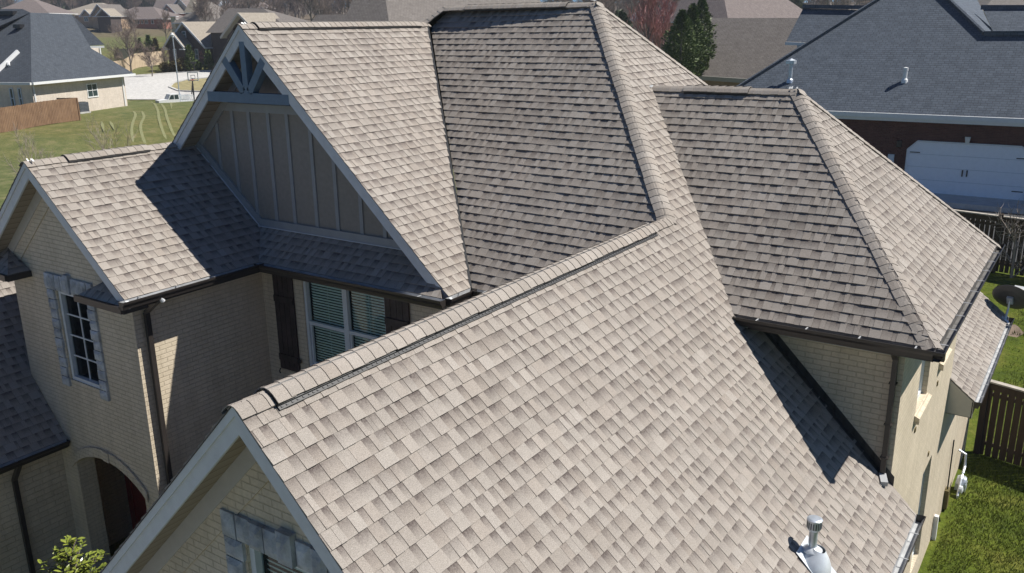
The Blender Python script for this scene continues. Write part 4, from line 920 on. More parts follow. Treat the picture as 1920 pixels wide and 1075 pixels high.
# ---- fences
def fence(name, label, pts, hgt, mat, step=.145, gap=.006, postw=.10, rail=True, post_every=2.4, cap=False, group=None, side=1):
    root = empty(name, (pts[0][0], pts[0][1], gz(*pts[0][:2])), label, 'fence', group); pk = MB(); rl = MB(); cp_ = MB(); rg = random.Random(len(label)); posts = []
    for a, b in zip(pts[:-1], pts[1:]):
        a, b = V((a[0], a[1], 0)), V((b[0], b[1], 0)); d = (b-a); L = d.length; d.normalize(); n = V((-d.y, d.x, 0))*side; s = 0
        while s < L:
            c = a+d*(s+step/2); g = gz(c.x, c.y); h = hgt+(rg.random()-.5)*.03
            pk.obox(c+V((0, 0, g+h/2+.02)), d*(step/2-gap*(.6+rg.random())), n*.009, V((0, 0, h/2))); s += step
        k = 0
        while k <= L+.01:
            c = a+d*k; posts.append((c, n)); k += post_every
        m = max(1, int(L/3))
        for i in range(m):
            p, q_ = a+d*L*i/m, a+d*L*(i+1)/m; p.z = gz(p.x, p.y); q_.z = gz(q_.x, q_.y)
            for hh in (.3, hgt-.25): rl.beam(p+n*.035+V((0, 0, hh)), q_+n*.035+V((0, 0, hh)), .04, .09)
            if cap: cp_.beam(p+V((0, 0, hgt+.05)), q_+V((0, 0, hgt+.05)), .15, .035); rl.beam(p-n*.02+V((0, 0, hgt-.06)), q_-n*.02+V((0, 0, hgt-.06)), .03, .14)
    pk.build('pickets', mat, root); rl.build('rail', mat, root)
    if cap: cp_.build('cap_rail', M['wood_cap'], root)
    for c, n in posts: pm2 = MB(); g = gz(c.x, c.y); pm2.obox(c+n*.05*(0 if cap else 1)-n*(.03 if cap else 0)+V((0, 0, g+(hgt+(.12 if cap else 0))/2)), V((postw/2, 0, 0)), V((0, postw/2, 0)), V((0, 0, (hgt+(.12 if cap else 0))/2))); pm2.build('post', mat, root)
    return root
fA = onground(151, 226); fB = onground(-60, 258)
fence('picket_fence', 'reddish brown stained board fence along the left lawn edge', [(fB.x, fB.y), (fA.x, fA.y), (a0.x+1.5, a0.y+1.2)], 1.85, M['wood_brown'])
p0 = (3.35, 17.0); p1 = (9.5, 15.4)
fence('capped_fence', 'dark weathered capped board fence joining the rear corner of the tan wall', [p0, p1], 1.72, M['wood_dark'], step=.15, gap=.012, cap=True, post_every=1.15, postw=.12)
f1 = onp(1740, 384, (0, 36, 0), (0, 1, 0)); YF = 28.6; b1, b2 = ony(1720, 480, YF), ony(2060, 480, YF); HF = ony(1860, 402, YF).z-ony(1860, 504, YF).z
fence('capped_fence', 'dark shaded capped board fence below the white garage door', [(b1.x, YF+.1), (b2.x, YF-.5)], HF, M['wood_dark'], step=.15, gap=.012, cap=True, post_every=2.4, postw=.13)
k0, k1, k2 = onground(205, 122), onground(305, 126), onground(308, 120)
fence('picket_fence', 'pale new wooden fence behind the concrete street', [(dep(200, 130, 108).x, dep(200, 130, 108).y), (dep(307, 122, 132).x, dep(307, 122, 132).y)], 1.9, M['wood_pale'], step=.3, post_every=3)
l0, l1 = dep(225, 108, 150), dep(306, 104, 150)
fence('picket_fence', 'shadowed wooden fence farther back, above the pale one', [(l0.x, l0.y), (l1.x, l1.y)], 1.9, M['wood_pale'], step=.3, post_every=3)
# ---- AC unit
p = onground(155, 212); ac = empty('air_conditioner', (p.x, p.y, gz(p.x, p.y)), 'dark square air conditioner between brown fence and pale brick wall', 'air conditioner'); g = gz(p.x, p.y)
mb = MB(); mb.box(p.x-.42, p.x+.42, p.y-.42, p.y+.42, g+.12, g+.95); [mb.box(p.x-.44, p.x+.44, p.y-.44, p.y+.44, g+.2+k*.12, g+.22+k*.12) for k in range(6)]; mb.build('cabinet', M['acgrey'], ac)
mb = MB(); mb.lathe((p.x, p.y, g+.95), (0, 0, 1), [(.38, 0), (.38, .03), (0, .05)], 16); mb.build('fan_grille', M['hoopblack'], ac); mb = MB(); mb.box(p.x-.5, p.x+.5, p.y-.5, p.y+.5, g-.1, g+.12); mb.build('pad', M['concrete'], ac)
# ---- street, kerbs, dry grass streaks
def gp(*pix): return [(lambda p: (p.x, p.y))(onground(u, v)) for u, v in pix]
rd = drape('street', gp((225, 187), (248, 188), (300, 188), (345, 188), (470, 190), (470, 176), (432, 172), (390, 174), (335, 172), (318, 165), (326, 157), (350, 151), (395, 147), (470, 146), (470, 134), (390, 135), (330, 138), (243, 144), (200, 146)), M['concrete'], .08); struct(rd)
kb = MB()
def kerb(pix):
    pts = [onground(u, v) for u, v in pix]
    for a, b in zip(pts[:-1], pts[1:]): kb.beam(V((a.x, a.y, gz(a.x, a.y)+.10)), V((b.x, b.y, gz(b.x, b.y)+.10)), .3, .16)
kerb([(243, 144), (330, 138), (400, 134), (460, 133)]); kerb([(470, 146), (395, 147), (350, 151), (326, 157), (318, 165), (335, 172), (390, 174), (440, 172)])
struct(kb.build('kerb', M['concrete']))
isl = drape('verge', gp((336, 171), (320, 165), (328, 158), (352, 152), (396, 148), (440, 148), (440, 171), (390, 173)), plain('dry_verge_grass', (.27, .235, .12), .95, .25, 2), .13); struct(isl)
dw = drape('bounce_slab', [(-8, -.6), (-8, -18), (6, -18), (3.2, -.6)], M['bounce'], .05); struct(dw)  # unseen slab added before the near gable to set the light bounced onto it
dr_ = MB()
def streak(pix, wd=.35):
    pts = [onground(u, v) for u, v in pix]; rg = random.Random(int(pix[0][0])); fine = []; n = len(pts)-1
    for i in range(n):
        p0, p1, p2, p3 = pts[max(i-1, 0)], pts[i], pts[i+1], pts[min(i+2, n)]
        for k in range(10): t = k/10; fine.append(.5*((2*p1)+(p2-p0)*t+(2*p0-5*p1+4*p2-p3)*t*t+(3*p1-p0-3*p2+p3)*t**3))
    fine.append(pts[-1]); prev = None; m = len(fine)-1
    for i, p in enumerate(fine):
        d = fine[min(i+1, m)]-fine[max(i-1, 0)]; e = min(1, i/4, (m-i)/4); s = V((-d.y, d.x, 0)).normalized()*wd*(.12+e*(.75+.25*rg.random())); c = V((p.x, p.y, gz(p.x, p.y)+.03)); cur = (c-s, c+s)
        if prev: dr_.face([prev[0], prev[1], cur[1], cur[0]])
        prev = cur
for pxs in ([(250, 209), (254, 216), (250, 228), (247, 245), (250, 268)], [(266, 209), (270, 220), (264, 235), (266, 252), (275, 275)], [(284, 191), (295, 205), (298, 222), (303, 240), (312, 262)], [(302, 195), (309, 205), (314, 224), (322, 245), (330, 258)], [(320, 190), (322, 205)], [(190, 228), (195, 248)], [(206, 228), (214, 244)]): streak(pxs, .11)
tag(dr_.build('dry_grass_streaks', M['dead']), kind='stuff')
# ---- street lamp
p = onground(338, 189); H = 6.6; sl_ = empty('street_lamp', (p.x, p.y, gz(p.x, p.y)), 'slim grey street lamp with lantern head beside the pale concrete street', 'street lamp'); g = gz(p.x, p.y)
tpz = g+H; mb = MB(); mb.tube([(p.x, p.y, g), (p.x, p.y, g+1), (p.x, p.y, tpz)], [.08, .06, .05], 10); mb.build('pole', M['metal'], sl_)
mb = MB(); mb.lathe((p.x, p.y, tpz), (0, 0, 1), [(.06, 0), (.11, .05), (.17, .30), (.22, .32), (.04, .46), (0, .5)], 8); mb.build('lantern', M['white'], sl_); mb = MB(); mb.tube([(p.x, p.y, g), (p.x, p.y, g+.7)], .16, 10); mb.build('base', M['metal'], sl_)
# ---- basketball hoop
p = onground(364, 189); bh = empty('basketball_hoop', (p.x, p.y, gz(p.x, p.y)), 'portable basketball hoop with white framed backboard by the street', 'basketball hoop'); g = gz(p.x, p.y)-.5
mb = MB(); mb.tube([(p.x, p.y, g), (p.x, p.y+.05, g+2.4)], .09, 8); mb.tube([(p.x, p.y, g+2.0), (p.x+.6, p.y-.3, g+2.9)], .06, 8); mb.tube([(p.x-.3, p.y, g+1.2), (p.x+.5, p.y-.3, g+2.6)], .05, 8); mb.build('pole', M['hoopblack'], bh)
bc = V((p.x+.75, p.y-.35, g+3.05)); e_ = V((.86, .5, 0)).normalized(); n_ = V((.5, -.86, 0)); mb = MB(); z = V((0, 0, 1))
for aa, bb, cc, dd in ((-.6, .6, .42, .5), (-.6, .6, -.42, -.34), (-.6, -.5, -.34, .42), (.5, .6, -.34, .42), (-.25, .25, -.2, -.14), (-.25, .25, .14, .2), (-.25, -.2, -.14, .14), (.2, .25, -.14, .14)): mb.obox(bc+e_*(aa+bb)/2+z*(cc+dd)/2, e_*(bb-aa)/2, z*(dd-cc)/2, n_*.03)
mb.build('backboard', M['white'], bh); mb = MB(); mb.tube([bc+n_*.35+V((math.cos(a)*.22, math.sin(a)*.22, -.3)) for a in [k*math.pi/5 for k in range(11)]], .02, 5, cap=False); mb.build('rim', M['orange'], bh); mb = MB(); mb.box(p.x-.6, p.x+.3, p.y-.4, p.y+.4, g, g+.2); mb.build('base', M['hoopblack'], bh)
# ---- white utility truck with a stake bed
def truck():
    c = onground(322, 192); g = gz(c.x, c.y)-.55; a = V((.30, .954, 0)); b = V((-a.y, a.x, 0)); z = V((0, 0, 1)); O = V((c.x, c.y, g)); k = .72
    T = empty('utility_truck', O, 'white pickup truck with a stake-sided bed parked on the street beyond the lawn', 'truck'); Q = lambda s, t, h: O+a*s*k+b*t*k+z*h*k
    def bx(s0, s1, t0, t1, h0, h1, nm, m, par=T): mb = MB(); mb.obox(Q((s0+s1)/2, (t0+t1)/2, (h0+h1)/2), a*(s1-s0)/2*k, b*(t1-t0)/2*k, z*(h1-h0)/2*k); return mb.build(nm, m, par)
    mb = MB(); pr = [(-2.1, .45), (-2.1, 1.15), (-.75, 1.25), (-.35, 1.95), (.85, 1.98), (.95, 1.2), (.95, .45)]; mb.prism([Q(s, -.9, h) for s, h in pr], b*1.8*k); body = mb.build('cab', M['white'], T)
    mb = MB(); mb.prism([Q(-.62, -.915, 1.25), Q(-.30, -.915, 1.85), Q(.12, -.915, 1.87), Q(.12, -.915, 1.25)], b*.01); mb.build('side_window', M['bgglass'], body)
    mb = MB(); mb.prism([Q(.22, -.915, 1.25), Q(.22, -.915, 1.87), Q(.75, -.915, 1.87), Q(.82, -.915, 1.25)], b*.01); mb.build('side_window', M['bgglass'], body)
    bx(1.0, 3.0, -.9, .9, .75, .9, 'bed', M['white'])
    mb = MB()
    for i in range(9):
        for t in (-.88, .88): mb.obox(Q(1.05+i*.24, t, 1.3), a*.02, b*.02, z*.32)
    for t in (-.88, .88): mb.obox(Q(2.0, t, 1.75*.93), a*.75, b*.02, z*.03)
    mb.build('stake_rail', M['winframe'], T)
    for s in (-1.4, 2.2):
        for t in (-.85, .85):
            mb = MB(); mb.lathe(Q(s, t, .38), b, [(0, -.1), (.27, -.1), (.27, .1), (0, .1)], 14); wh = mb.build('wheel', M['hoopblack'], T)
truck()
# ---- right neighbour: blue charcoal roof, dark red brick, white garage door
YR = 38.4; zR = -1.46; zgR = -5.0; sR = .8; PR = V((0, YR, zR)); nR = hn((0, -1, 0), sR)
Rh = empty('garage_house', (2, YR, zgR), 'large dark brick house with blue-grey roof and white garage door at right', 'house')
f = lambda u, v: onp(u, v, PR, nR); eL = ony(1330, 199, YR); eR = V((14, YR, zR)); apx = f(1726, -49); rp = f(1845, 65); rg_end = V((14, rp.y, rp.z))
rb = MB(); rb.face([V((eL.x, YR, zR)), eR, rg_end, rp, apx])
nRr = hn((1, 0, 0), (apx.z-rp.z)/(rp.x-apx.x)); lr = lambda u, v: onp(u, v, rp, nRr); va_, vb_ = lr(1864, 64), lr(1822, -22)
rb.face([rp, va_, vb_, apx]); rb.face([eR, V((14, YR+14, zR)), V((14, rp.y, rp.z))]); rb.face([V((eL.x, YR, zR)), apx, apx+V((0, 4, 0)), V((eL.x, YR+30, zR))])
# second, rear slope above the garage ridge
P2 = va_; n2 = hn((0, -1, 0), .62); g2 = lambda u, v: onp(u, v, P2, n2); rb.face([va_, g2(2100, 74), g2(2100, 14), g2(1842, 15)])
rb.build('roof', M['slate2'], Rh)
rc = MB(); rc.beam(rp, apx, .35, .10, nR.cross(apx-rp)); rc.beam(g2(1840, 14), g2(2100, 14), .3, .22); rc.beam(rp+V((0, 0, .05)), rg_end+V((0, 0, .05)), .3, .2); rc.beam(V((eL.x, YR, zR)), apx, .3, .08, nR.cross(apx-eL)); rc.build('ridge_cap', M['slate2'], Rh)
w = MB(); w.face([(eL.x+.4, YR+.45, zgR-2), (13.6, YR+.45, zgR-2), (13.6, YR+.45, zR-.1), (eL.x+.4, YR+.45, zR-.1)]); w.face([(13.6, YR+.45, zgR-2), (13.6, YR+14, zgR-2), (13.6, YR+14, zR), (13.6, YR+.45, zR)]); w.build('wall', M['dbrick'], Rh)
g = MB(); g.box(eL.x, 14, YR-.13, YR, zR-.20, zR-.0); g.box(eL.x, 14, YR, YR+.02, zR-.34, zR-.2); g.build('gutter', M['white'], Rh); g = MB(); g.box(eL.x, 14, YR+.03, YR+.44, zR-.34, zR-.32); g.build('soffit', M['white'], Rh)
YD = YR+.43; dtl = ony(1713, 264, YD); dl_ = ony(1699, 310, YD); dbt = ony(1749, 361, YD); xc = ony(1808, 331, YD).x; hw_ = xc-dl_.x; zt, zb = dtl.z, dbt.z-.02
mb = MB(); ch = .38; x0, x1 = xc-hw_, xc+hw_; mb.prism([(x0, YD-.03, zb), (x1, YD-.03, zb), (x1, YD-.03, zt-ch), (x1-ch, YD-.03, zt), (x0+ch, YD-.03, zt), (x0, YD-.03, zt-ch)], (0, .03, 0)); gd = mb.build('garage_door', M['panelw'], Rh)
mb = MB()
for a_, b_ in (((x0, zb), (x0, zt-ch)), ((x0, zt-ch), (x0+ch, zt)), ((x0+ch, zt), (x1-ch, zt)), ((x1-ch, zt), (x1, zt-ch)), ((x1, zt-ch), (x1, zb))): mb.beam((a_[0], YD-.05, a_[1]), (b_[0], YD-.05, b_[1]), .06, .10, (0, 1, 0))
mb.build('door_frame', M['white'], gd)
mb = MB()
for k in range(1, 4): z_ = zb+(zt-zb)*k/4; mb.box(x0+.06, x1-.06, YD-.034, YD-.0295, z_-.012, z_+.012)
mb.build('panel_joint', M['winframe'], gd)
for xx in (xc-.09, xc+.09): mb = MB(); mb.box(xx-.025, xx+.025, YD-.07, YD-.03, (zt+zb)/2-.30, (zt+zb)/2-.02); mb.build('handle', M['hoopblack'], gd)
for xx, zz in ((x0+.1, zt-.5), (x0+.1, zb+.35), (x1-.1, zt-.5), (x1-.1, zb+.35)): mb = MB(); s = 1 if xx < xc else -1; mb.box(min(xx, xx+s*.42), max(xx, xx+s*.42), YD-.05, YD-.03, zz-.02, zz+.02); mb.build('strap_hinge', M['hoopblack'], gd)
p = ony(1815, 262, YD); mb = MB(); mb.prism([(p.x-.11, YD-.16, p.z+.12), (p.x+.11, YD-.16, p.z+.12), (p.x+.07, YD-.16, p.z-.14), (p.x-.07, YD-.16, p.z-.14)], (0, .16, 0)); mb.build('wall_lamp', M['metal'], Rh)
p = ony(1671, 296, YD); mb = MB(); mb.box(p.x-.13, p.x+.13, YD-.10, YD, p.z-.26, p.z+.16); mb.build('utility_box', M['winframe'], Rh)
p = ony(1686, 270, YD); mb = MB(); mb.box(p.x-.10, p.x+.10, YD-.08, YD, p.z-.14, p.z+.14); mb.build('coach_light', M['hoopblack'], Rh)
dd = MB(); dd.box(-8, 14, YR-1.6, YR+.4, zgR-.9, zb); dd.build('garage_apron', M['concrete']); struct(bpy.data.objects['garage_apron'])
dwy = drape('asphalt_drive', [(-9, 37.0), (15, 37.0), (15, 29.6), (-9, 29.9)], M['asphalt'], .08); struct(dwy)
# small left wing of the right neighbour
P3 = ony(1500, 79, 46.0); n3 = hn((0, -1, 0), .8); g3 = lambda u, v: onp(u, v, P3, n3); lw = MB(); lw.face([g3(1474, 78), g3(1560, 81), g3(1640, 20), g3(1506, 16)]); lw.build('roof', M['slate2'], Rh)
lc = MB(); lc.beam(g3(1506, 16)+V((0, 0, .1)), g3(1640, 18)+V((0, 0, .1)), .3, .2); lc.build('ridge_cap', M['slate2'], Rh)
lg = MB(); lg.beam(g3(1474, 78)+V((0, -.08, -.1)), g3(1560, 81)+V((0, -.08, -.1)), .14, .16); lg.build('gutter', M['white'], Rh); lv = MB(); a_, b_ = g3(1491, 80), g3(1560, 82); lv.face([(a_.x, a_.y+.4, -3), (b_.x, b_.y+.4, -3), (b_.x, b_.y+.4, a_.z-.1), (a_.x, a_.y+.4, a_.z-.1)]); lv.build('wall', M['bluesid'], Rh)
# vents on the neighbour's roof
for (u, v, lab, rr, hh, kind) in ((1481, 152, 'square-capped metal flue low on the blue-grey roof, left of the white pipe', .10, .80, 0), (1696, 152, 'white plumbing pipe standing alone in the middle of the blue-grey roof', .09, .55, 1)):
    b_ = f(u, v); vt = empty('roof_pipe' if kind else 'metal_flue', b_, lab, 'roof vent'); mb = MB(); mb.lathe(b_, (0, 0, 1), [(rr*1.8, -.1), (rr*1.5, .05), (rr, .12), (rr, hh-.02), (rr*.7, hh)], 12)
    if kind: mb.lathe(b_+V((0, 0, hh)), (0, 0, 1), [(rr, -.12), (rr*1.2, -.10), (rr*1.2, .03), (0, .06)], 12)
    mb.build('pipe', M['white'] if kind else M['metal'], vt)
    if not kind: mb = MB(); mb.box(b_.x-.2, b_.x+.2, b_.y-.2, b_.y+.2, b_.z+hh, b_.z+hh+.16); mb.lathe(b_+V((0, 0, hh+.16)), (0, 0, 1), [(.24, 0), (0, .1)], 4); mb.build('cap', M['metal'], vt)
# ---- brown roof between
D2 = 60; Pm = dep(1290, 141, D2); nm_ = hn((0, -1, 0), .75); gm_ = lambda u, v: onp(u, v, Pm, nm_)
Bh = empty('brown_roof_house', (Pm.x+3, Pm.y+3, Pm.z-3), 'low house with plain brown gable roof beside the tall green conifers', 'house')
mb = MB(); A_, B_, C_, D_ = gm_(1284, 140), gm_(1470, 152), gm_(1520, 34), gm_(1324, 34); mb.face([A_, B_, C_, D_]); mb.face([D_, C_, C_+V((0, 7, -5.3)), D_+V((0, 7, -5.3))]); mb.face([p-V((0, 0, .15)) for p in (A_, B_, C_, D_)][::-1], 1); mb.build('roof', [M['brownsh'], M['frieze']], Bh)
mb = MB(); mb.beam(A_+V((0, -.1, -.15)), B_+V((0, -.1, -.15)), .14, .28); mb.build('fascia_board', M['frieze'], Bh)
mb = MB(); yb = A_.y+.6; mb.face([(A_.x+.4, yb, A_.z-5), (B_.x, yb, A_.z-5), (B_.x, yb, A_.z-.1), (A_.x+.4, yb, A_.z-.1)]); mb.face([(A_.x+.4, yb, A_.z-5), (A_.x+.4, yb, A_.z-.1), (D_.x+.4, D_.y, D_.z-.2), (D_.x+.4, D_.y+6.5, A_.z-.1), (A_.x+.4, D_.y+6.5, A_.z-5)]); mb.build('wall', M['obrick'], Bh)
# ---- hip roof just behind the truss gable ridge
Dj = 58; Pj = dep(728, 33, Dj); nja = hn((0, -1, 0), .85); njb = hn((1, 0, 0), .85)
Jh = empty('tan_hip_house', (Pj.x, Pj.y+4, -6), 'tall brown hip roof rising behind the truss gable ridge', 'house'); mb = MB()
ja = lambda u, v: onp(u, v, Pj, nja); jb = lambda u, v: onp(u, v, Pj, njb)
tj = ja(731, -30); mb.face([ja(570, 75), ja(728, 75), ja(728, 33), tj, ja(684, -30) if False else ja(672, 10), ja(648, 28), ja(594, 28)]) if False else None
hipd = V((-1, 1, .85)).normalized(); H0p = Pj-hipd*6; H1p = Pj+hipd*9
mb.face([H0p, H1p, H1p+V((-.8, 0, 0)), ja(650, 27), ja(594, 28), ja(560, 70)]); 
mb.face([H0p, V((H0p.x, H0p.y+22, H0p.z)), H1p+V((3, 14, -.6)), H1p]); mb.build('roof', [M['brownsh'], M['tansh']], Jh)
lowz = H0p.z; mb = MB(); mb.box(ja(575, 60).x, H0p.x-.5, H0p.y+.5, H0p.y+20, -6.5, lowz-.05); mb.build('wall', M['obrick'], Jh)
# ---- brown house I with gable (left centre)
DI = 112
def xyD(u, v, D): return dep(u, v, D)
Ih = empty('long_brown_house', dep(430, 110, DI), 'long brown hip-roofed house with a projecting gable left of the truss peak', 'house')
def plane_block(parent, P, faces, mats):
    mb = MB()
    for pix, n, m in faces: mb.face([onp(u, v, P, n) for u, v in pix], m)
    return mb.build('roof', mats, parent)
PI_ = dep(446, 24, DI); ridge_e = onp(472, 24, PI_, (1, 0, 0)) if False else None
# gable with ridge along +y
gy = PI_.y; apex = PI_; sG = .75; wG = 3.6
gr = MB(); rl_ = 6.0; A0 = apex; A1 = apex+V((0, rl_, 0)); L0 = apex+V((-wG*1.1, 0, -sG*wG*1.1)); R0 = apex+V((wG*1.1, 0, -sG*wG*1.1)); gr.face([A0, R0, R0+V((0, rl_, 0)), A1]); gr.face([L0, A0, A1, L0+V((0, rl_, 0))])
gr.face([A0-V((0, 0, .2)), A1-V((0, 0, .2)), R0+V((0, rl_, -.2)), R0-V((0, 0, .2))], 1); gr.face([L0-V((0, 0, .2)), L0+V((0, rl_, -.2)), A1-V((0, 0, .2)), A0-V((0, 0, .2))], 1); gr.build('roof', [M['tansh'], M['frieze']], Ih)
gm2 = MB(); gm2.beam(L0+V((0, -.03, -.12)), A0+V((0, -.03, -.12)), .06, .28); gm2.beam(A0+V((0, -.03, -.12)), R0+V((0, -.03, -.12)), .06, .28); gm2.build('rake_board', M['frieze'], Ih)
gw = MB(); gw.face([(L0.x+.5, gy+.7, L0.z-4), (R0.x-.5, gy+.7, L0.z-4), (R0.x-.5, gy+.7, R0.z), (A0.x, gy+.7, A0.z-.4), (L0.x+.5, gy+.7, L0.z)]); gw.face([(R0.x-.5, gy+.7, L0.z-4), (R0.x-.5, gy+8, L0.z-4), (R0.x-.5, gy+8, L0.z), (R0.x-.5, gy+.7, L0.z)]); gw.build('wall', M['blkbrick'], Ih)
Pb = dep(430, 45, DI+8); nbk = hn((0, -1, 0), .7); gb_ = lambda u, v: onp(u, v, Pb, nbk); rr_ = MB(); e0, e1, r0_, r1_ = gb_(385, 62), gb_(548, 60), gb_(428, 16), gb_(494, 16); rr_.face([e0, e1, r1_, r0_]); bb = r0_.y-e0.y
rr_.face([e1, V((e1.x, e1.y+2*bb, e1.z)), r1_]); rr_.face([V((e0.x, e0.y+2*bb, e0.z)), e0, r0_]); rr_.face([V((e1.x, e1.y+2*bb, e1.z)), V((e0.x, e0.y+2*bb, e0.z)), r0_, r1_]); rr_.build('roof', M['brownsh'], Ih)
rw = MB(); rw.box(e0.x+.5, e1.x-.5, e0.y+.5, e0.y+2*bb-.5, -5, e0.z); rw.build('wall', M['blkbrick'], Ih)
# ---- G: charcoal brick gable house across the street
DG = 122; PG = dep(341, 41, DG); mpp = DG/F
Gh = empty('charcoal_brick_house', (PG.x, PG.y+3, gz(PG.x, PG.y)), 'charcoal brick house with tan roof and two steep gables across the street', 'house')
hwG = 50*mpp/abs(rt.x); dz = (88-41)*mpp*.98; AG = PG; sg = dz/hwG; A1 = AG+V((0, 6.4, 0)); Lg = AG+V((-hwG*1.0, 0, -dz)); Rg = AG+V((hwG, 0, -dz)); gr = MB()
gr.face([AG, Rg, Rg+V((0, 6.4, 0)), A1]); gr.face([Lg, AG, A1, Lg+V((0, 6.4, 0))]); t_ = V((0, 0, -.2)); gr.face([AG+t_, A1+t_, Rg+V((0, 6.4, -.2)), Rg+t_], 1); gr.face([Lg+t_, Lg+V((0, 6.4, -.2)), A1+t_, AG+t_], 1); gr.build('roof', [M['tansh'], M['frieze']], Gh)
gm2 = MB(); gm2.beam(Lg+V((0, -.04, -.12)), AG+V((0, -.04, -.12)), .06, .26); gm2.beam(AG+V((0, -.04, -.12)), Rg+V((0, -.04, -.12)), .06, .26); gm2.build('rake_board', M['trim'], Gh)
zgG = gz(PG.x, PG.y)-1.2; y0 = AG.y+.5; gw = MB(); gw.face([(Lg.x+.4, y0, zgG), (Rg.x-.4, y0, zgG), (Rg.x-.4, y0, Rg.z), (AG.x, y0, AG.z-.35), (Lg.x+.4, y0, Lg.z)]); gw.face([(Rg.x-.4, y0, zgG), (Rg.x-.4, y0+6, zgG), (Rg.x-.4, y0+6, Rg.z), (Rg.x-.4, y0, Rg.z)]); gw.build('wall', M['blkbrick'], Gh)
# small gable in front
Pg2 = onp(322, 61, AG+V((0, -1.1, 0)), (0, 1, 0)); hw2 = 26*mpp/abs(rt.x); dz2 = 27*mpp; L2, R2 = Pg2+V((-hw2, 0, -dz2)), Pg2+V((hw2, 0, -dz2)); gr = MB(); bk = V((0, 5, 0)); gr.face([Pg2, R2, R2+bk, Pg2+bk]); gr.face([L2, Pg2, Pg2+bk, L2+bk]); gr.build('roof', M['tansh'], Gh)
gm2 = MB(); gm2.beam(L2+V((0, -.04, -.12)), Pg2+V((0, -.04, -.12)), .06, .26); gm2.beam(Pg2+V((0, -.04, -.12)), R2+V((0, -.04, -.12)), .06, .26)
for P_, s_ in ((L2, 1), (R2, -1)): gm2.box(min(P_.x, P_.x+s_*1.0), max(P_.x, P_.x+s_*1.0), P_.y-.1, P_.y+.3, P_.z-.35, P_.z-.2)
gm2.build('rake_board', M['trim'], Gh); gw = MB(); y1 = Pg2.y+.4; gw.face([(L2.x+.4, y1, zgG), (R2.x-.4, y1, zgG), (R2.x-.4, y1, R2.z), (Pg2.x, y1, Pg2.z-.3), (L2.x+.4, y1, L2.z)]); gw.build('wall', M['blkbrick'], Gh)
def wrect(parent, u0, v0, u1, v1, y, m='bgglass', fm='winframe', rows=2, proud=.05):
    a, b = ony(u0, v0, y-proud), ony(u1, v1, y-proud); mb = MB(); f_ = .08
    mb.box(a.x, b.x, y-proud, y, a.z-f_, a.z); mb.box(a.x, b.x, y-proud, y, b.z, b.z+f_); mb.box(a.x, a.x+f_, y-proud, y, b.z+f_, a.z-f_); mb.box(b.x-f_, b.x, y-proud, y, b.z+f_, a.z-f_)
    for r in range(1, rows): zz = b.z+(a.z-b.z)*r/rows; mb.box(a.x+f_, b.x-f_, y-proud, y, zz-.03, zz+.03)
    w_ = mb.build('window', M[fm], parent); g_ = MB(); g_.face([(a.x, y-proud*.5, b.z), (b.x, y-proud*.5, b.z), (b.x, y-proud*.5, a.z), (a.x, y-proud*.5, a.z)]); g_.build('pane', M[m], w_)
bg2 = glassy('pale_sky_window', (.10, .17, .19)); M['skyglass'] = bg2
wrect(Gh, 340.5, 58.5, 349, 72, y0, 'skyglass'); wrect(Gh, 324, 92, 332, 112, y1, 'skyglass'); wrect(Gh, 364.5, 92, 373, 112, y0, 'skyglass')
gx = Rg.x-.4; a_, b_ = onp(388, 97, (gx, 0, 0), (1, 0, 0)), onp(413, 118, (gx, 0, 0), (1, 0, 0)); mb = MB(); mb.box(gx, gx+.05, y0+1, y0+5.2, zgG, Rg.z-1.2); mb.build('garage_door', M['panelw'], Gh); mb = MB(); mb.beam(Rg+V((.1, 0, -.12)), Rg+V((.1, 6.4, -.12)), .14, .16); mb.build('gutter', M['white'], Gh)
# ---- farther houses (block houses)
def far_house(name, label, blocks, wins=()):
    root = None; bks = []
    for (u1, v1, d1, u2, v2, d2, dp, pitch, kind, hw_, wm, rm) in blocks:
        E1, E2 = dep(u1, v1, d1), dep(u2, v2, d2); ze = (E1.z+E2.z)/2; E1.z = E2.z = ze
        if root is None: root = empty(name, (E1.x, E1.y, ze-hw_), label, 'house')
        bks.append(block(root, E1, E2, dp, pitch, kind, ze-hw_, (M[wm], M[rm])))
    for (i, u0, v0, u1, v1, c, r) in wins:
        b = bks[i]; O = b['P'](0, b['o'], 0); p = onp(u0, v0, O, b['inn']); q2 = onp(u1, v1, O, b['inn']); s0 = (p-O).dot(b['e']); s1 = (q2-O).dot(b['e']); bwin(root, b, s0, s1, q2.z-b['ze'], p.z-b['ze'], cols=c, rows=r)
    return root
far_house('plum_roof_house', 'brown-plum hip roof with dark vents behind the slate roof, far left', [(-25, 25, 190, 92, 26, 190, 13, .52, 'hip', 3, 'wbrick', 'purpsh')])
far_house('tan_gable_house', 'tan-roofed house with three white-edged gables far left', [(95, 27, 232, 196, 30, 226, 15, .42, 'hip', 3, 'obrick', 'tansh'), (148, 31, 226, 172, 31, 225, 6, .9, 'perp', 3, 'obrick', 'tansh'), (167, 31, 224, 203, 30, 222, 8, .95, 'perp', 3, 'obrick', 'brownsh'), (177, 31, 219, 207, 31, 218, 5, .85, 'perp', 3, 'blkbrick', 'tansh'), (108, 25, 230, 120, 25, 230, 5, 1.0, 'perp', 3, 'obrick', 'tansh')], [(1, 157, 32, 166, 40, 2, 2)])
far_house('red_brick_house', 'long red brick house with grey hip roof and a row of white windows', [(181, 36, 232, 305, 37, 228, 14, .46, 'hip', 3.0, 'rbrick', 'purpsh')], [(0, 233, 38, 238, 45, 1, 1), (0, 252, 38, 262, 45, 2, 1), (0, 264, 38, 269, 45, 1, 2), (0, 271, 38, 278, 45, 2, 2), (0, 283, 38, 289, 45, 1, 2)])
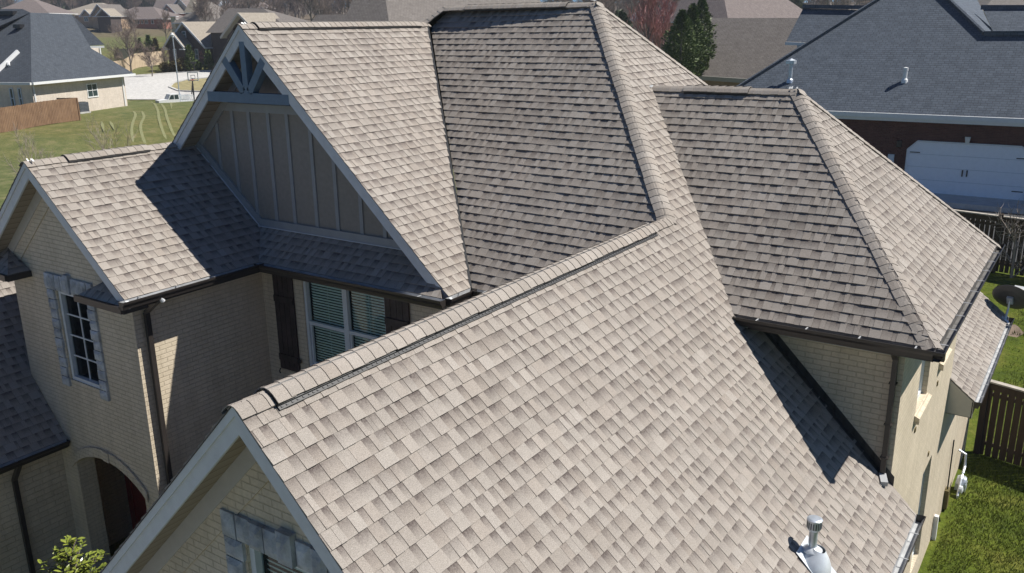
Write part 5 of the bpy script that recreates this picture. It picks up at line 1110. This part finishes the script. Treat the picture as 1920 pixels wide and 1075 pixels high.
far_house('cream_gable_house', 'tall cream-sided gable house with red brick front wing on the hill', [(318, 20, 275, 356, 20, 272, 12, .95, 'perp', 6, 'siding', 'purpsh'), (284, 20, 278, 322, 20, 277, 12, .9, 'par', 6, 'bluesid', 'purpsh'), (299, 25, 268, 329, 25, 267, 7, 1.0, 'perp', 6, 'rbrick', 'brownsh')], [(0, 327, 15, 335, 21, 2, 1), (2, 310, 16, 316, 23, 2, 2)])
far_house('turret_house', 'brown roofed house with pointed turret and tan chimney on the hill', [(322, 42, 185, 405, 44, 182, 12, .80, 'hip', 3, 'obrick', 'brownsh'), (344, 24, 186, 371, 24, 186, 4.2, 2.0, 'hip', 4, 'acgrey', 'tansh'), (314, 31, 190, 329, 31, 190, 1.6, .05, 'hip', 2.5, 'siding', 'tansh')])
far_house('pale_blue_house', 'pale blue sided house with light grey roof on the hilltop', [(377, 14, 262, 404, 15, 260, 9, .7, 'par', 5, 'bluesid', 'brownsh'), (396, 24, 255, 440, 24, 255, 12, .8, 'hip', 5, 'obrick', 'purpsh')])
far_house('small_hill_house', 'small house with pale roof half hidden in the woodland', [(464, 15, 240, 500, 15, 240, 10, .6, 'hip', 3, 'obrick', 'purpsh')])
far_house('plum_hip_house', 'wide plum-brown hip roof with roof windows beyond the red budding tree', [(1215, 46, 98, 1366, 34, 90, 17, .9, 'hip', 3.2, 'obrick', 'purpsh')])
far_house('white_trim_house', 'tan house with two steep white-edged gables behind the brown roof', [(1412, 38, 128, 1478, 38, 128, 12, .75, 'hip', 3, 'siding', 'brownsh'), (1422, 34, 126, 1462, 34, 126, 6, 1.15, 'perp', 3, 'siding', 'brownsh'), (1441, 36, 123, 1468, 36, 123, 6, 1.3, 'perp', 3, 'siding', 'brownsh'), (1462, 34, 121, 1500, 34, 121, 8, .30, 'par', 3, 'siding', 'brownsh')])
far_house('corner_brown_house', 'brown roof glimpsed at the upper right corner beyond the blue-grey ridge', [(1840, 20, 100, 2010, 20, 100, 14, .6, 'hip', 3, 'obrick', 'brownsh')])
far_house('grey_chimney_house', 'grey roof with a white chimney behind the red budding tree', [(1170, 40, 130, 1300, 36, 128, 12, .7, 'hip', 3, 'wbrick', 'slate2'), (1266, 17, 124, 1279, 17, 124, 1.0, .1, 'hip', 2, 'siding', 'slate2')])
# ---- trees
def bare_tree_mesh(seed, H=12, spread=.45, n0=9, levels=4, tr=.22, twig_r=.012, wood='bark', up_bias=.35, t0=.35):
    rg = random.Random(seed); tk = MB(); cr = MB()
    def seg(mb, a, b, r0, r1, n): mb.tube([a, b], [r0, r1], n, cap=False)
    def grow(p, d, L, r, lv):
        mb = tk if lv >= levels-1 else cr
        q1 = p+d*L*.5+V((rg.uniform(-1, 1), rg.uniform(-1, 1), 0))*L*.05; q2 = p+d*L
        n = 7 if lv == levels else (4 if lv > 1 else 3)
        seg(mb, p, q1, r, r*.8, n); seg(mb, q1, q2, r*.8, r*.55, n)
        if lv == 0: return
        k = n0 if lv == levels else rg.choice((4, 5, 6))
        for i in range(k):
            t = (t0+(1-t0)*(i+rg.random())/k); base = p.lerp(q1, t*2) if t < .5 else q1.lerp(q2, t*2-1)
            a = rg.uniform(0, 2*math.pi); perp = d.cross(V((math.cos(a), math.sin(a), .2))).normalized(); nd = (d*(1-spread)+perp*spread*(1.25-.5*t)+V((0, 0, up_bias*.5))).normalized()
            grow(base, nd, L*rg.uniform(.42, .62), max(twig_r, r*.5*(1-.4*t)), lv-1)
    grow(V((0, 0, -.3)), V((rg.uniform(-.05, .05), rg.uniform(-.05, .05), 1)).normalized(), H*.62, tr, levels)
    return tk, cr
def tree_thing(name, label, tk, cr, mt, mc, cat='tree', group=None):
    r = empty(name, (0, 0, 0), label, cat, group); tk.build('trunk', M[mt], r); cr.build('crown', M[mc], r); return r
def copy_tree(root, loc, s=1, rz=0, label=None, group=None, fsc=None):
    r = root.copy(); col.objects.link(r); r.location = loc; r.rotation_euler[2] = rz; r.scale = (s, s, s)
    if label: r['label'] = label
    if group: r['group'] = group
    for ch in list(root.children):
        c = ch.copy(); col.objects.link(c); c.parent = r; c.matrix_parent_inverse = Matrix.Identity(4)
    return r
def conifer(seed, H, Rb, n, leaf=.12, shape='cone', clump=.5, trunk_r=.12, low=.03, rag=.25):
    rg = random.Random(seed); tk = MB(); tk.tube([(0, 0, -.3), (0, 0, H*.9)], [trunk_r, .02], 7); cr = MB()
    lobes = [(rg.uniform(0, 6.28), rg.uniform(low, .95), rg.uniform(1-rag*1.2, 1+rag)) for _ in range(int(40))]
    for i in range(n):
        t = low+(1-low)*rg.random()**1.15; a = rg.uniform(0, 6.283)
        if shape == 'cone': rad = Rb*(1-t)**.8
        elif shape == 'column': rad = Rb*min(1, (1-t)*2.1)**.7*(.72+.28*math.sin(t*3.1))
        else: rad = Rb*math.sin(min(1, t*1.02)*math.pi)**.6
        m = 1
        for la, lt, lr in lobes:
            da = abs((a-la+3.1416) % 6.2832-3.1416)
            if da < .55 and abs(t-lt) < .10: m = lr
        q = rad*m*(rg.random()**.35 if rg.random() < .75 else rg.random()); c = V((math.cos(a)*q, math.sin(a)*q, t*H+rg.uniform(-.1, .1)))
        d = V((math.cos(a), math.sin(a), rg.uniform(-.2, 1.1))).normalized(); s_ = d.cross(V((rg.uniform(-1, 1), rg.uniform(-1, 1), rg.uniform(-1, 1)))).normalized(); l = leaf*(.6+.8*rg.random())
        cr.face([c-s_*l*.4, c+d*l*.3-s_*l*.25, c+d*l*1.3, c+s_*l*.4])
    return tk, cr
# evergreens beside the brown roof
for i, (u, v, D, H, Rb, lab) in enumerate(((1276, 115, 55, 3.6, 1.15, 'nearest and widest green conifer touching the main roof edge'), (1295, 110, 57, 3.9, 1.0, 'tall narrow green conifer between its two neighbours by the brown roof'), (1312, 100, 59, 4.1, 1.0, 'farthest green conifer, half behind the brown roof'))):
    b_ = dep(u, v, D); g = b_.z-1.2; tk, cr = conifer(50+i, H+.6, Rb, 6000, .12, 'column', rag=.34); r = tree_thing('conifer_tree', lab, tk, cr, 'bark', 'ever', group='green conifers beside the brown roof'); r.location = (b_.x, b_.y, g)
# red budding tree
b_ = dep(1215, 120, 70); tk, cr = bare_tree_mesh(8, 7.5, .42, 13, 4, .12, .016, up_bias=.75); r = tree_thing('budding_tree', 'dense upright tree covered in red buds behind the big hip', tk, cr, 'bark', 'budtwig'); r.location = (b_.x, b_.y, b_.z-1.5)
b2_ = dep(1240, 118, 73); copy_tree(r, (b2_.x, b2_.y, b2_.z-1.6), .9, 2.0, 'smaller red budding tree right beside the dense one')
# near sapling at right
b_ = onground(1896, 520); tk, cr = bare_tree_mesh(21, 2.9, .5, 10, 3, .05, .009, up_bias=.3, t0=.12); r = tree_thing('bare_sapling', 'pale leafless sapling in front of the dark fence at right', tk, cr, 'barkpale', 'barkpale'); r.location = (b_.x, b_.y, gz(b_.x, b_.y))
# saplings behind the left gable
for i, (u, v, D, H, lab) in enumerate(((60, 300, 42, 2.9, 'thin bare sapling on the lawn above the left gable peak'), (212, 290, 42, 2.9, 'faint bare sapling on the lawn above the middle of the left ridge'))):
    b_ = dep(u, v, D); g = gz(b_.x, b_.y); tk, cr = bare_tree_mesh(60+i, b_.z-g+H*.55, .42, 9, 3, .04, .007); r = tree_thing('bare_sapling', lab, tk, cr, 'barkpale', 'barkpale'); r.location = (b_.x, b_.y, g)
# mid-distance bare trees at left
protos = []
for k in range(6):
    tk, cr = bare_tree_mesh(100+k, 13, .48, 13 if k < 3 else 18, 4, .24 if k < 3 else .15, .03, wood='bark', up_bias=.4, t0=.25 if k < 3 else .06); protos.append((tk, cr))
pr = [tree_thing('bare_tree', 'x', tk, cr, 'bark', 'twig') for tk, cr in protos]
def put(k, u, D, H, lab, group=None, v=None, sink=0):
    b_ = dep(u, 40, D); g = gz(b_.x, b_.y)-sink
    if pr[k].get('used'): r = copy_tree(pr[k], (b_.x, b_.y, g), H/13., rnd.uniform(0, 6.28), lab, group)
    else:
        r = pr[k]; r.location = (b_.x, b_.y, g); r.scale = (H/13.,)*3; r['label'] = lab; r['used'] = 1
        if group: r['group'] = group
    return r
put(0, 233, 112, 6.6, 'forked bare tree in front of the pale fence, right of the slate roof')
put(1, 272, 108, 4.2, 'bare tree standing against the pale fence left of the charcoal house'); put(2, 300, 115, 3.0, 'small bare shrub-like tree at the corner of the charcoal brick house')
put(3, 205, 120, 3.0, 'low brown bushy tree at the right end of the slate rear wing'); put(1, 308, 170, 6, 'bare tree behind the red brick house, beside the tan chimney'); put(2, 250, 190, 6, 'pale bare tree in front of the red brick house windows')
# woodland: groups by place
i = 0
for (ua, ub, n, D0, D1, grp, lab) in ((60, 340, 30, 290, 420, 'bare trees on the ridge at far left', 'bare grey-brown tree in the skyline woodland behind the hillside houses'), (380, 730, 96, 170, 400, 'bare trees behind the truss gable', 'bare brown tree in the dense wood seen over the truss gable ridge'), (1120, 1290, 34, 110, 300, 'bare trees behind the main hip', 'bare tree in the thicket just right of the main ridge end'), (1380, 1640, 40, 150, 320, 'bare trees beyond the brown roof', 'bare tree in the wood beyond the white-edged gables'), (1820, 1930, 12, 110, 260, 'bare trees at the upper right', 'bare tree peeking over the blue-grey ridge at upper right'), (-60, 60, 8, 300, 380, 'bare trees at the far left edge', 'bare tree on the skyline at the far left edge'), (860, 1120, 22, 170, 260, 'bare trees beyond the main ridge', 'bare tree top beyond the vented main ridge'), (730, 860, 14, 170, 300, 'bare trees beyond the tan hip roof', 'bare tree beyond the tan hip roof, left of the main ridge')):
    for k in range(n):
        u = ua+(ub-ua)*(k+rnd.random())/n; D = rnd.uniform(D0, D1); put(i % 6, u, D, (rnd.uniform(10, 15) if i % 6 < 3 else rnd.uniform(4, 9))*(D/300)**.35, lab, grp); i += 1
for p_ in pr:
    if 'used' in p_: del p_['used']
for o_ in bpy.data.objects:
    if 'used' in o_: del o_['used']
# evergreens far
tk, cr = conifer(300, 14, 3.4, 5000, .75, 'round', low=.05); fe = tree_thing('pine_tree', 'x', tk, cr, 'bark', 'everfar'); first = True
for (u, D, H, lab, grp) in ([(8+k*9, 380, 11, ('left', 'right')[k]+' one of the two dark pines on the skyline above the plum hip roof', 'pines above the plum roof') for k in range(2)]+[(88+k*9, 330, 12+k, ('left', 'middle', 'right')[k]+' one of three dark pines between the plum roof and the tan gables', 'pines between the far left roofs') for k in range(3)]+[(134+k*9, 350, 13, ('first', 'second', 'third', 'fourth', 'fifth', 'sixth')[k]+' from the left of the dark pines above the tan gable roof', 'pines above the tan gables') for k in range(6)]+[(212+k*14, 350, 14, ('first', 'second', 'third', 'fourth', 'fifth', 'sixth')[k]+' from the left of the dark pines behind the red brick house roof', 'pines behind the red brick house') for k in range(6)]+[(350+k*12, 330, 13, ('first', 'second', 'third', 'fourth', 'fifth', 'sixth')[k]+' dark pine from left between cream gable and pale blue house', 'pines beside the pale blue house') for k in range(4)]+[(440+k*16, 300, 11, ('first', 'second', 'third', 'fourth', 'fifth', 'sixth')[k]+' from the left of the dark pines in the wood above the truss peak', 'pines above the truss peak') for k in range(3)]+[(1162, 90, 6, 'small dark evergreen beside the red budding tree', None), (1408, 140, 8, 'dark evergreen left of the white-edged gables', None), (1480, 160, 8, 'dark evergreen right of the white-edged gables', None)]):
    b_ = dep(u, 40, D); g = gz(b_.x, b_.y)
    if first: r = fe; fe.location = (b_.x, b_.y, g); fe.scale = (H/14.,)*3; fe['label'] = lab; first = False
    else: r = copy_tree(fe, (b_.x, b_.y, g), H/14., rnd.uniform(0, 6), lab)
    if grp: r['group'] = grp
    elif 'group' in r: del r['group']
# shrubs by the charcoal house
for i, (u, v, H, sh, m, lab) in enumerate(((309, 122, 1.1, 'round', 'shrubbrown', 'round brown-green shrub at the left corner of the charcoal house'), (324, 121, 1.1, 'round', 'shrubbrown', 'round brown-green shrub behind the lamp pole'), (342, 121, 1.5, 'round', 'shrubbrown', 'largest round shrub between lamp pole and green cone'), (357, 121, 3.2, 'cone', 'ever', 'bright green cone shrub between the two gable windows'), (392, 122, 2.4, 'cone', 'ever', 'dark cone shrub at the right corner of the charcoal house'), (369, 122, 1.0, 'round', 'ever', 'low dark shrub under the right window'), (262, 92, 3.0, 'cone', 'ever', 'green evergreen behind the pale fence, leftmost of three'), (280, 92, 3.4, 'cone', 'ever', 'green evergreen behind the pale fence, middle of three'), (292, 90, 3.0, 'cone', 'shrubbrown', 'olive evergreen behind the pale fence, rightmost of three'), (386, 38, 2.6, 'round', 'shrubbrown', 'olive bush below the pale blue house'))):
    D = 116 if v > 100 else (140 if v > 50 else 230); b_ = dep(u, v, D); g = gz(b_.x, b_.y); s_ = D/116.; tk, cr = conifer(400+i, H*s_, H*s_*(.62 if sh == 'round' else .3), 900, .22*s_, sh, low=.02); r = tree_thing('shrub', lab, tk, cr, 'bark', m, 'shrub'); r.location = (b_.x, b_.y, min(g, b_.z-.1) if v > 100 else g)
b_ = onground(384, 124); tk, cr = bare_tree_mesh(77, 2.6, .5, 12, 3, .05, .014); r = tree_thing('plum_shrub', 'leafless plum-coloured shrub beside the dark cone at the charcoal house', tk, cr, 'bark', 'budtwig', 'shrub'); r.location = (b_.x, b_.y, gz(b_.x, b_.y))
p = onground(365, 135); mbx = empty('mailbox', (p.x, p.y, gz(p.x, p.y)), 'dark mailbox post on the kerb before the charcoal house', 'mailbox'); g = gz(p.x, p.y); mb = MB(); mb.box(p.x-.05, p.x+.05, p.y-.05, p.y+.05, g, g+1.1); mb.build('post', M['hoopblack'], mbx); mb = MB(); mb.box(p.x-.12, p.x+.12, p.y-.3, p.y+.3, g+1.05, g+1.3); mb.build('box', M['hoopblack'], mbx)
p = onground(1896, 628); so_ = drape('bare_soil_patch', [(p.x+math.cos(a)*.26*(1+.3*math.sin(3*a)), p.y+math.sin(a)*.4*(1+.25*math.cos(5*a))) for a in [k*math.pi/9 for k in range(18)]], M['soil'], .05, step=1); struct(so_)
# ---- magnolia at lower left
def magnolia():
    rg = random.Random(4); top = ony(124, 1006, 2.0); T = empty('magnolia_bush', (top.x, top.y, -7.1), 'sunlit glossy green magnolia tip at the bottom left, before the dark porch', 'bush')
    st = MB(); lf_ = MB(); c0 = V((top.x, top.y, -7.1)); st.tube([c0, c0+V((0, 0, 1.4)), V((top.x, top.y, top.z-.25))], [.05, .035, .012], 7)
    def leaf(p, d, L):
        d = d.normalized(); s = d.cross(V((rg.uniform(-.4, .4), rg.uniform(-.4, .4), 1))).normalized(); n = s.cross(d); W = L*.20
        pts = [(0, 0), (.25, .75), (.55, 1), (.85, .6), (1, 0)]
        for sg in (-1, 1):
            up_p = [p+d*L*t+n*(-.10*L*t*t) for t, _ in pts]; ed = [p+d*L*t+s*sg*W*w_+n*(.06*L*w_-.10*L*t*t) for t, w_ in pts]
            for k in range(4):
                q = [up_p[k], up_p[k+1], ed[k+1], ed[k]]; lf_.face(q if sg < 0 else q[::-1])
    for b in range(75):
        a = rg.uniform(0, 6.28); t = rg.random()**.7; zz = top.z-.05-1.0*t; r0 = .05+.42*min(1, t*2.6)*rg.uniform(.45, 1.0)
        base = V((top.x, top.y, zz-.22)); tip = V((top.x+math.cos(a)*r0, top.y+math.sin(a)*r0, zz+.02)); st.tube([base, base.lerp(tip, .6)+V((0, 0, .02)), tip], [.010, .007, .004], 5)
        for k in range(12):
            f_ = .35+.65*k/10; q = base.lerp(tip, f_); aa = a+rg.uniform(-1.6, 1.6)+(k % 2)*1.6; d = V((math.cos(aa), math.sin(aa), rg.uniform(.0, .9))); leaf(q, d, rg.uniform(.075, .125))
    for k in range(7): aa = k*.9; leaf(V((top.x, top.y, top.z-.12)), V((math.cos(aa), math.sin(aa), rg.uniform(.5, 1.4))), .12)
    st.build('stem', M['bark'], T); lf_.build('leaves', M['magnolia'], T)
magnolia()
# ---- grass blades on the near right lawn
def blades():
    rg = random.Random(9); v = []; f_ = []
    for k in range(70000):
        y = rg.uniform(8, 20) if rg.random() < .75 else rg.uniform(20, 31); x = 3.25+rg.random()*(4.5 if y < 20 else 6)*(1 if y < 20 else 1)
        if y > 16.9 and y < 17.1 and x > 3.3: continue
        hgt = rg.uniform(.04, .10)*(1.5 if y > 20 else 1); a = rg.uniform(0, 6.28); wd = rg.uniform(.006, .011)*(1.3 if y > 20 else 1); dx, dy = math.cos(a)*wd, math.sin(a)*wd; lx, ly = rg.uniform(-.05, .05), rg.uniform(-.05, .05); g = gz0b(x, y); b = len(v)
        v += [(x-dx, y-dy, g), (x+dx, y+dy, g), (x+lx, y+ly, g+hgt)]; f_.append((b, b+1, b+2))
    me = bpy.data.meshes.new('grass_blades'); me.from_pydata(v, [], f_); me.materials.append(M['blade']); o = bpy.data.objects.new('grass_blades', me); col.objects.link(o); tag(o, kind='stuff')
_gc = {}
def gz0b(x, y):
    k = (round(x*2), round(y*2))
    if k not in _gc: _gc[k] = gz(k[0]/2, k[1]/2)
    return _gc[k]-.004
blades()

# ---- thin spring haze
hz = MB(); hz.box(-900, 700, -120, 950, -14, 75); ho = hz.build('haze', M['white']); ho.data.materials.clear()
hm = bpy.data.materials.new('haze_air'); hm.use_nodes = True; t_ = hm.node_tree; t_.nodes.remove(t_.nodes['Principled BSDF']); pv = t_.nodes.new('ShaderNodeVolumePrincipled'); pv.inputs['Color'].default_value = (.8, .87, .95, 1); pv.inputs['Density'].default_value = .0004; pv.inputs['Anisotropy'].default_value = .2
t_.links.new(pv.outputs[0], t_.nodes['Material Output'].inputs['Volume']); ho.data.materials.append(hm); tag(ho, kind='stuff')
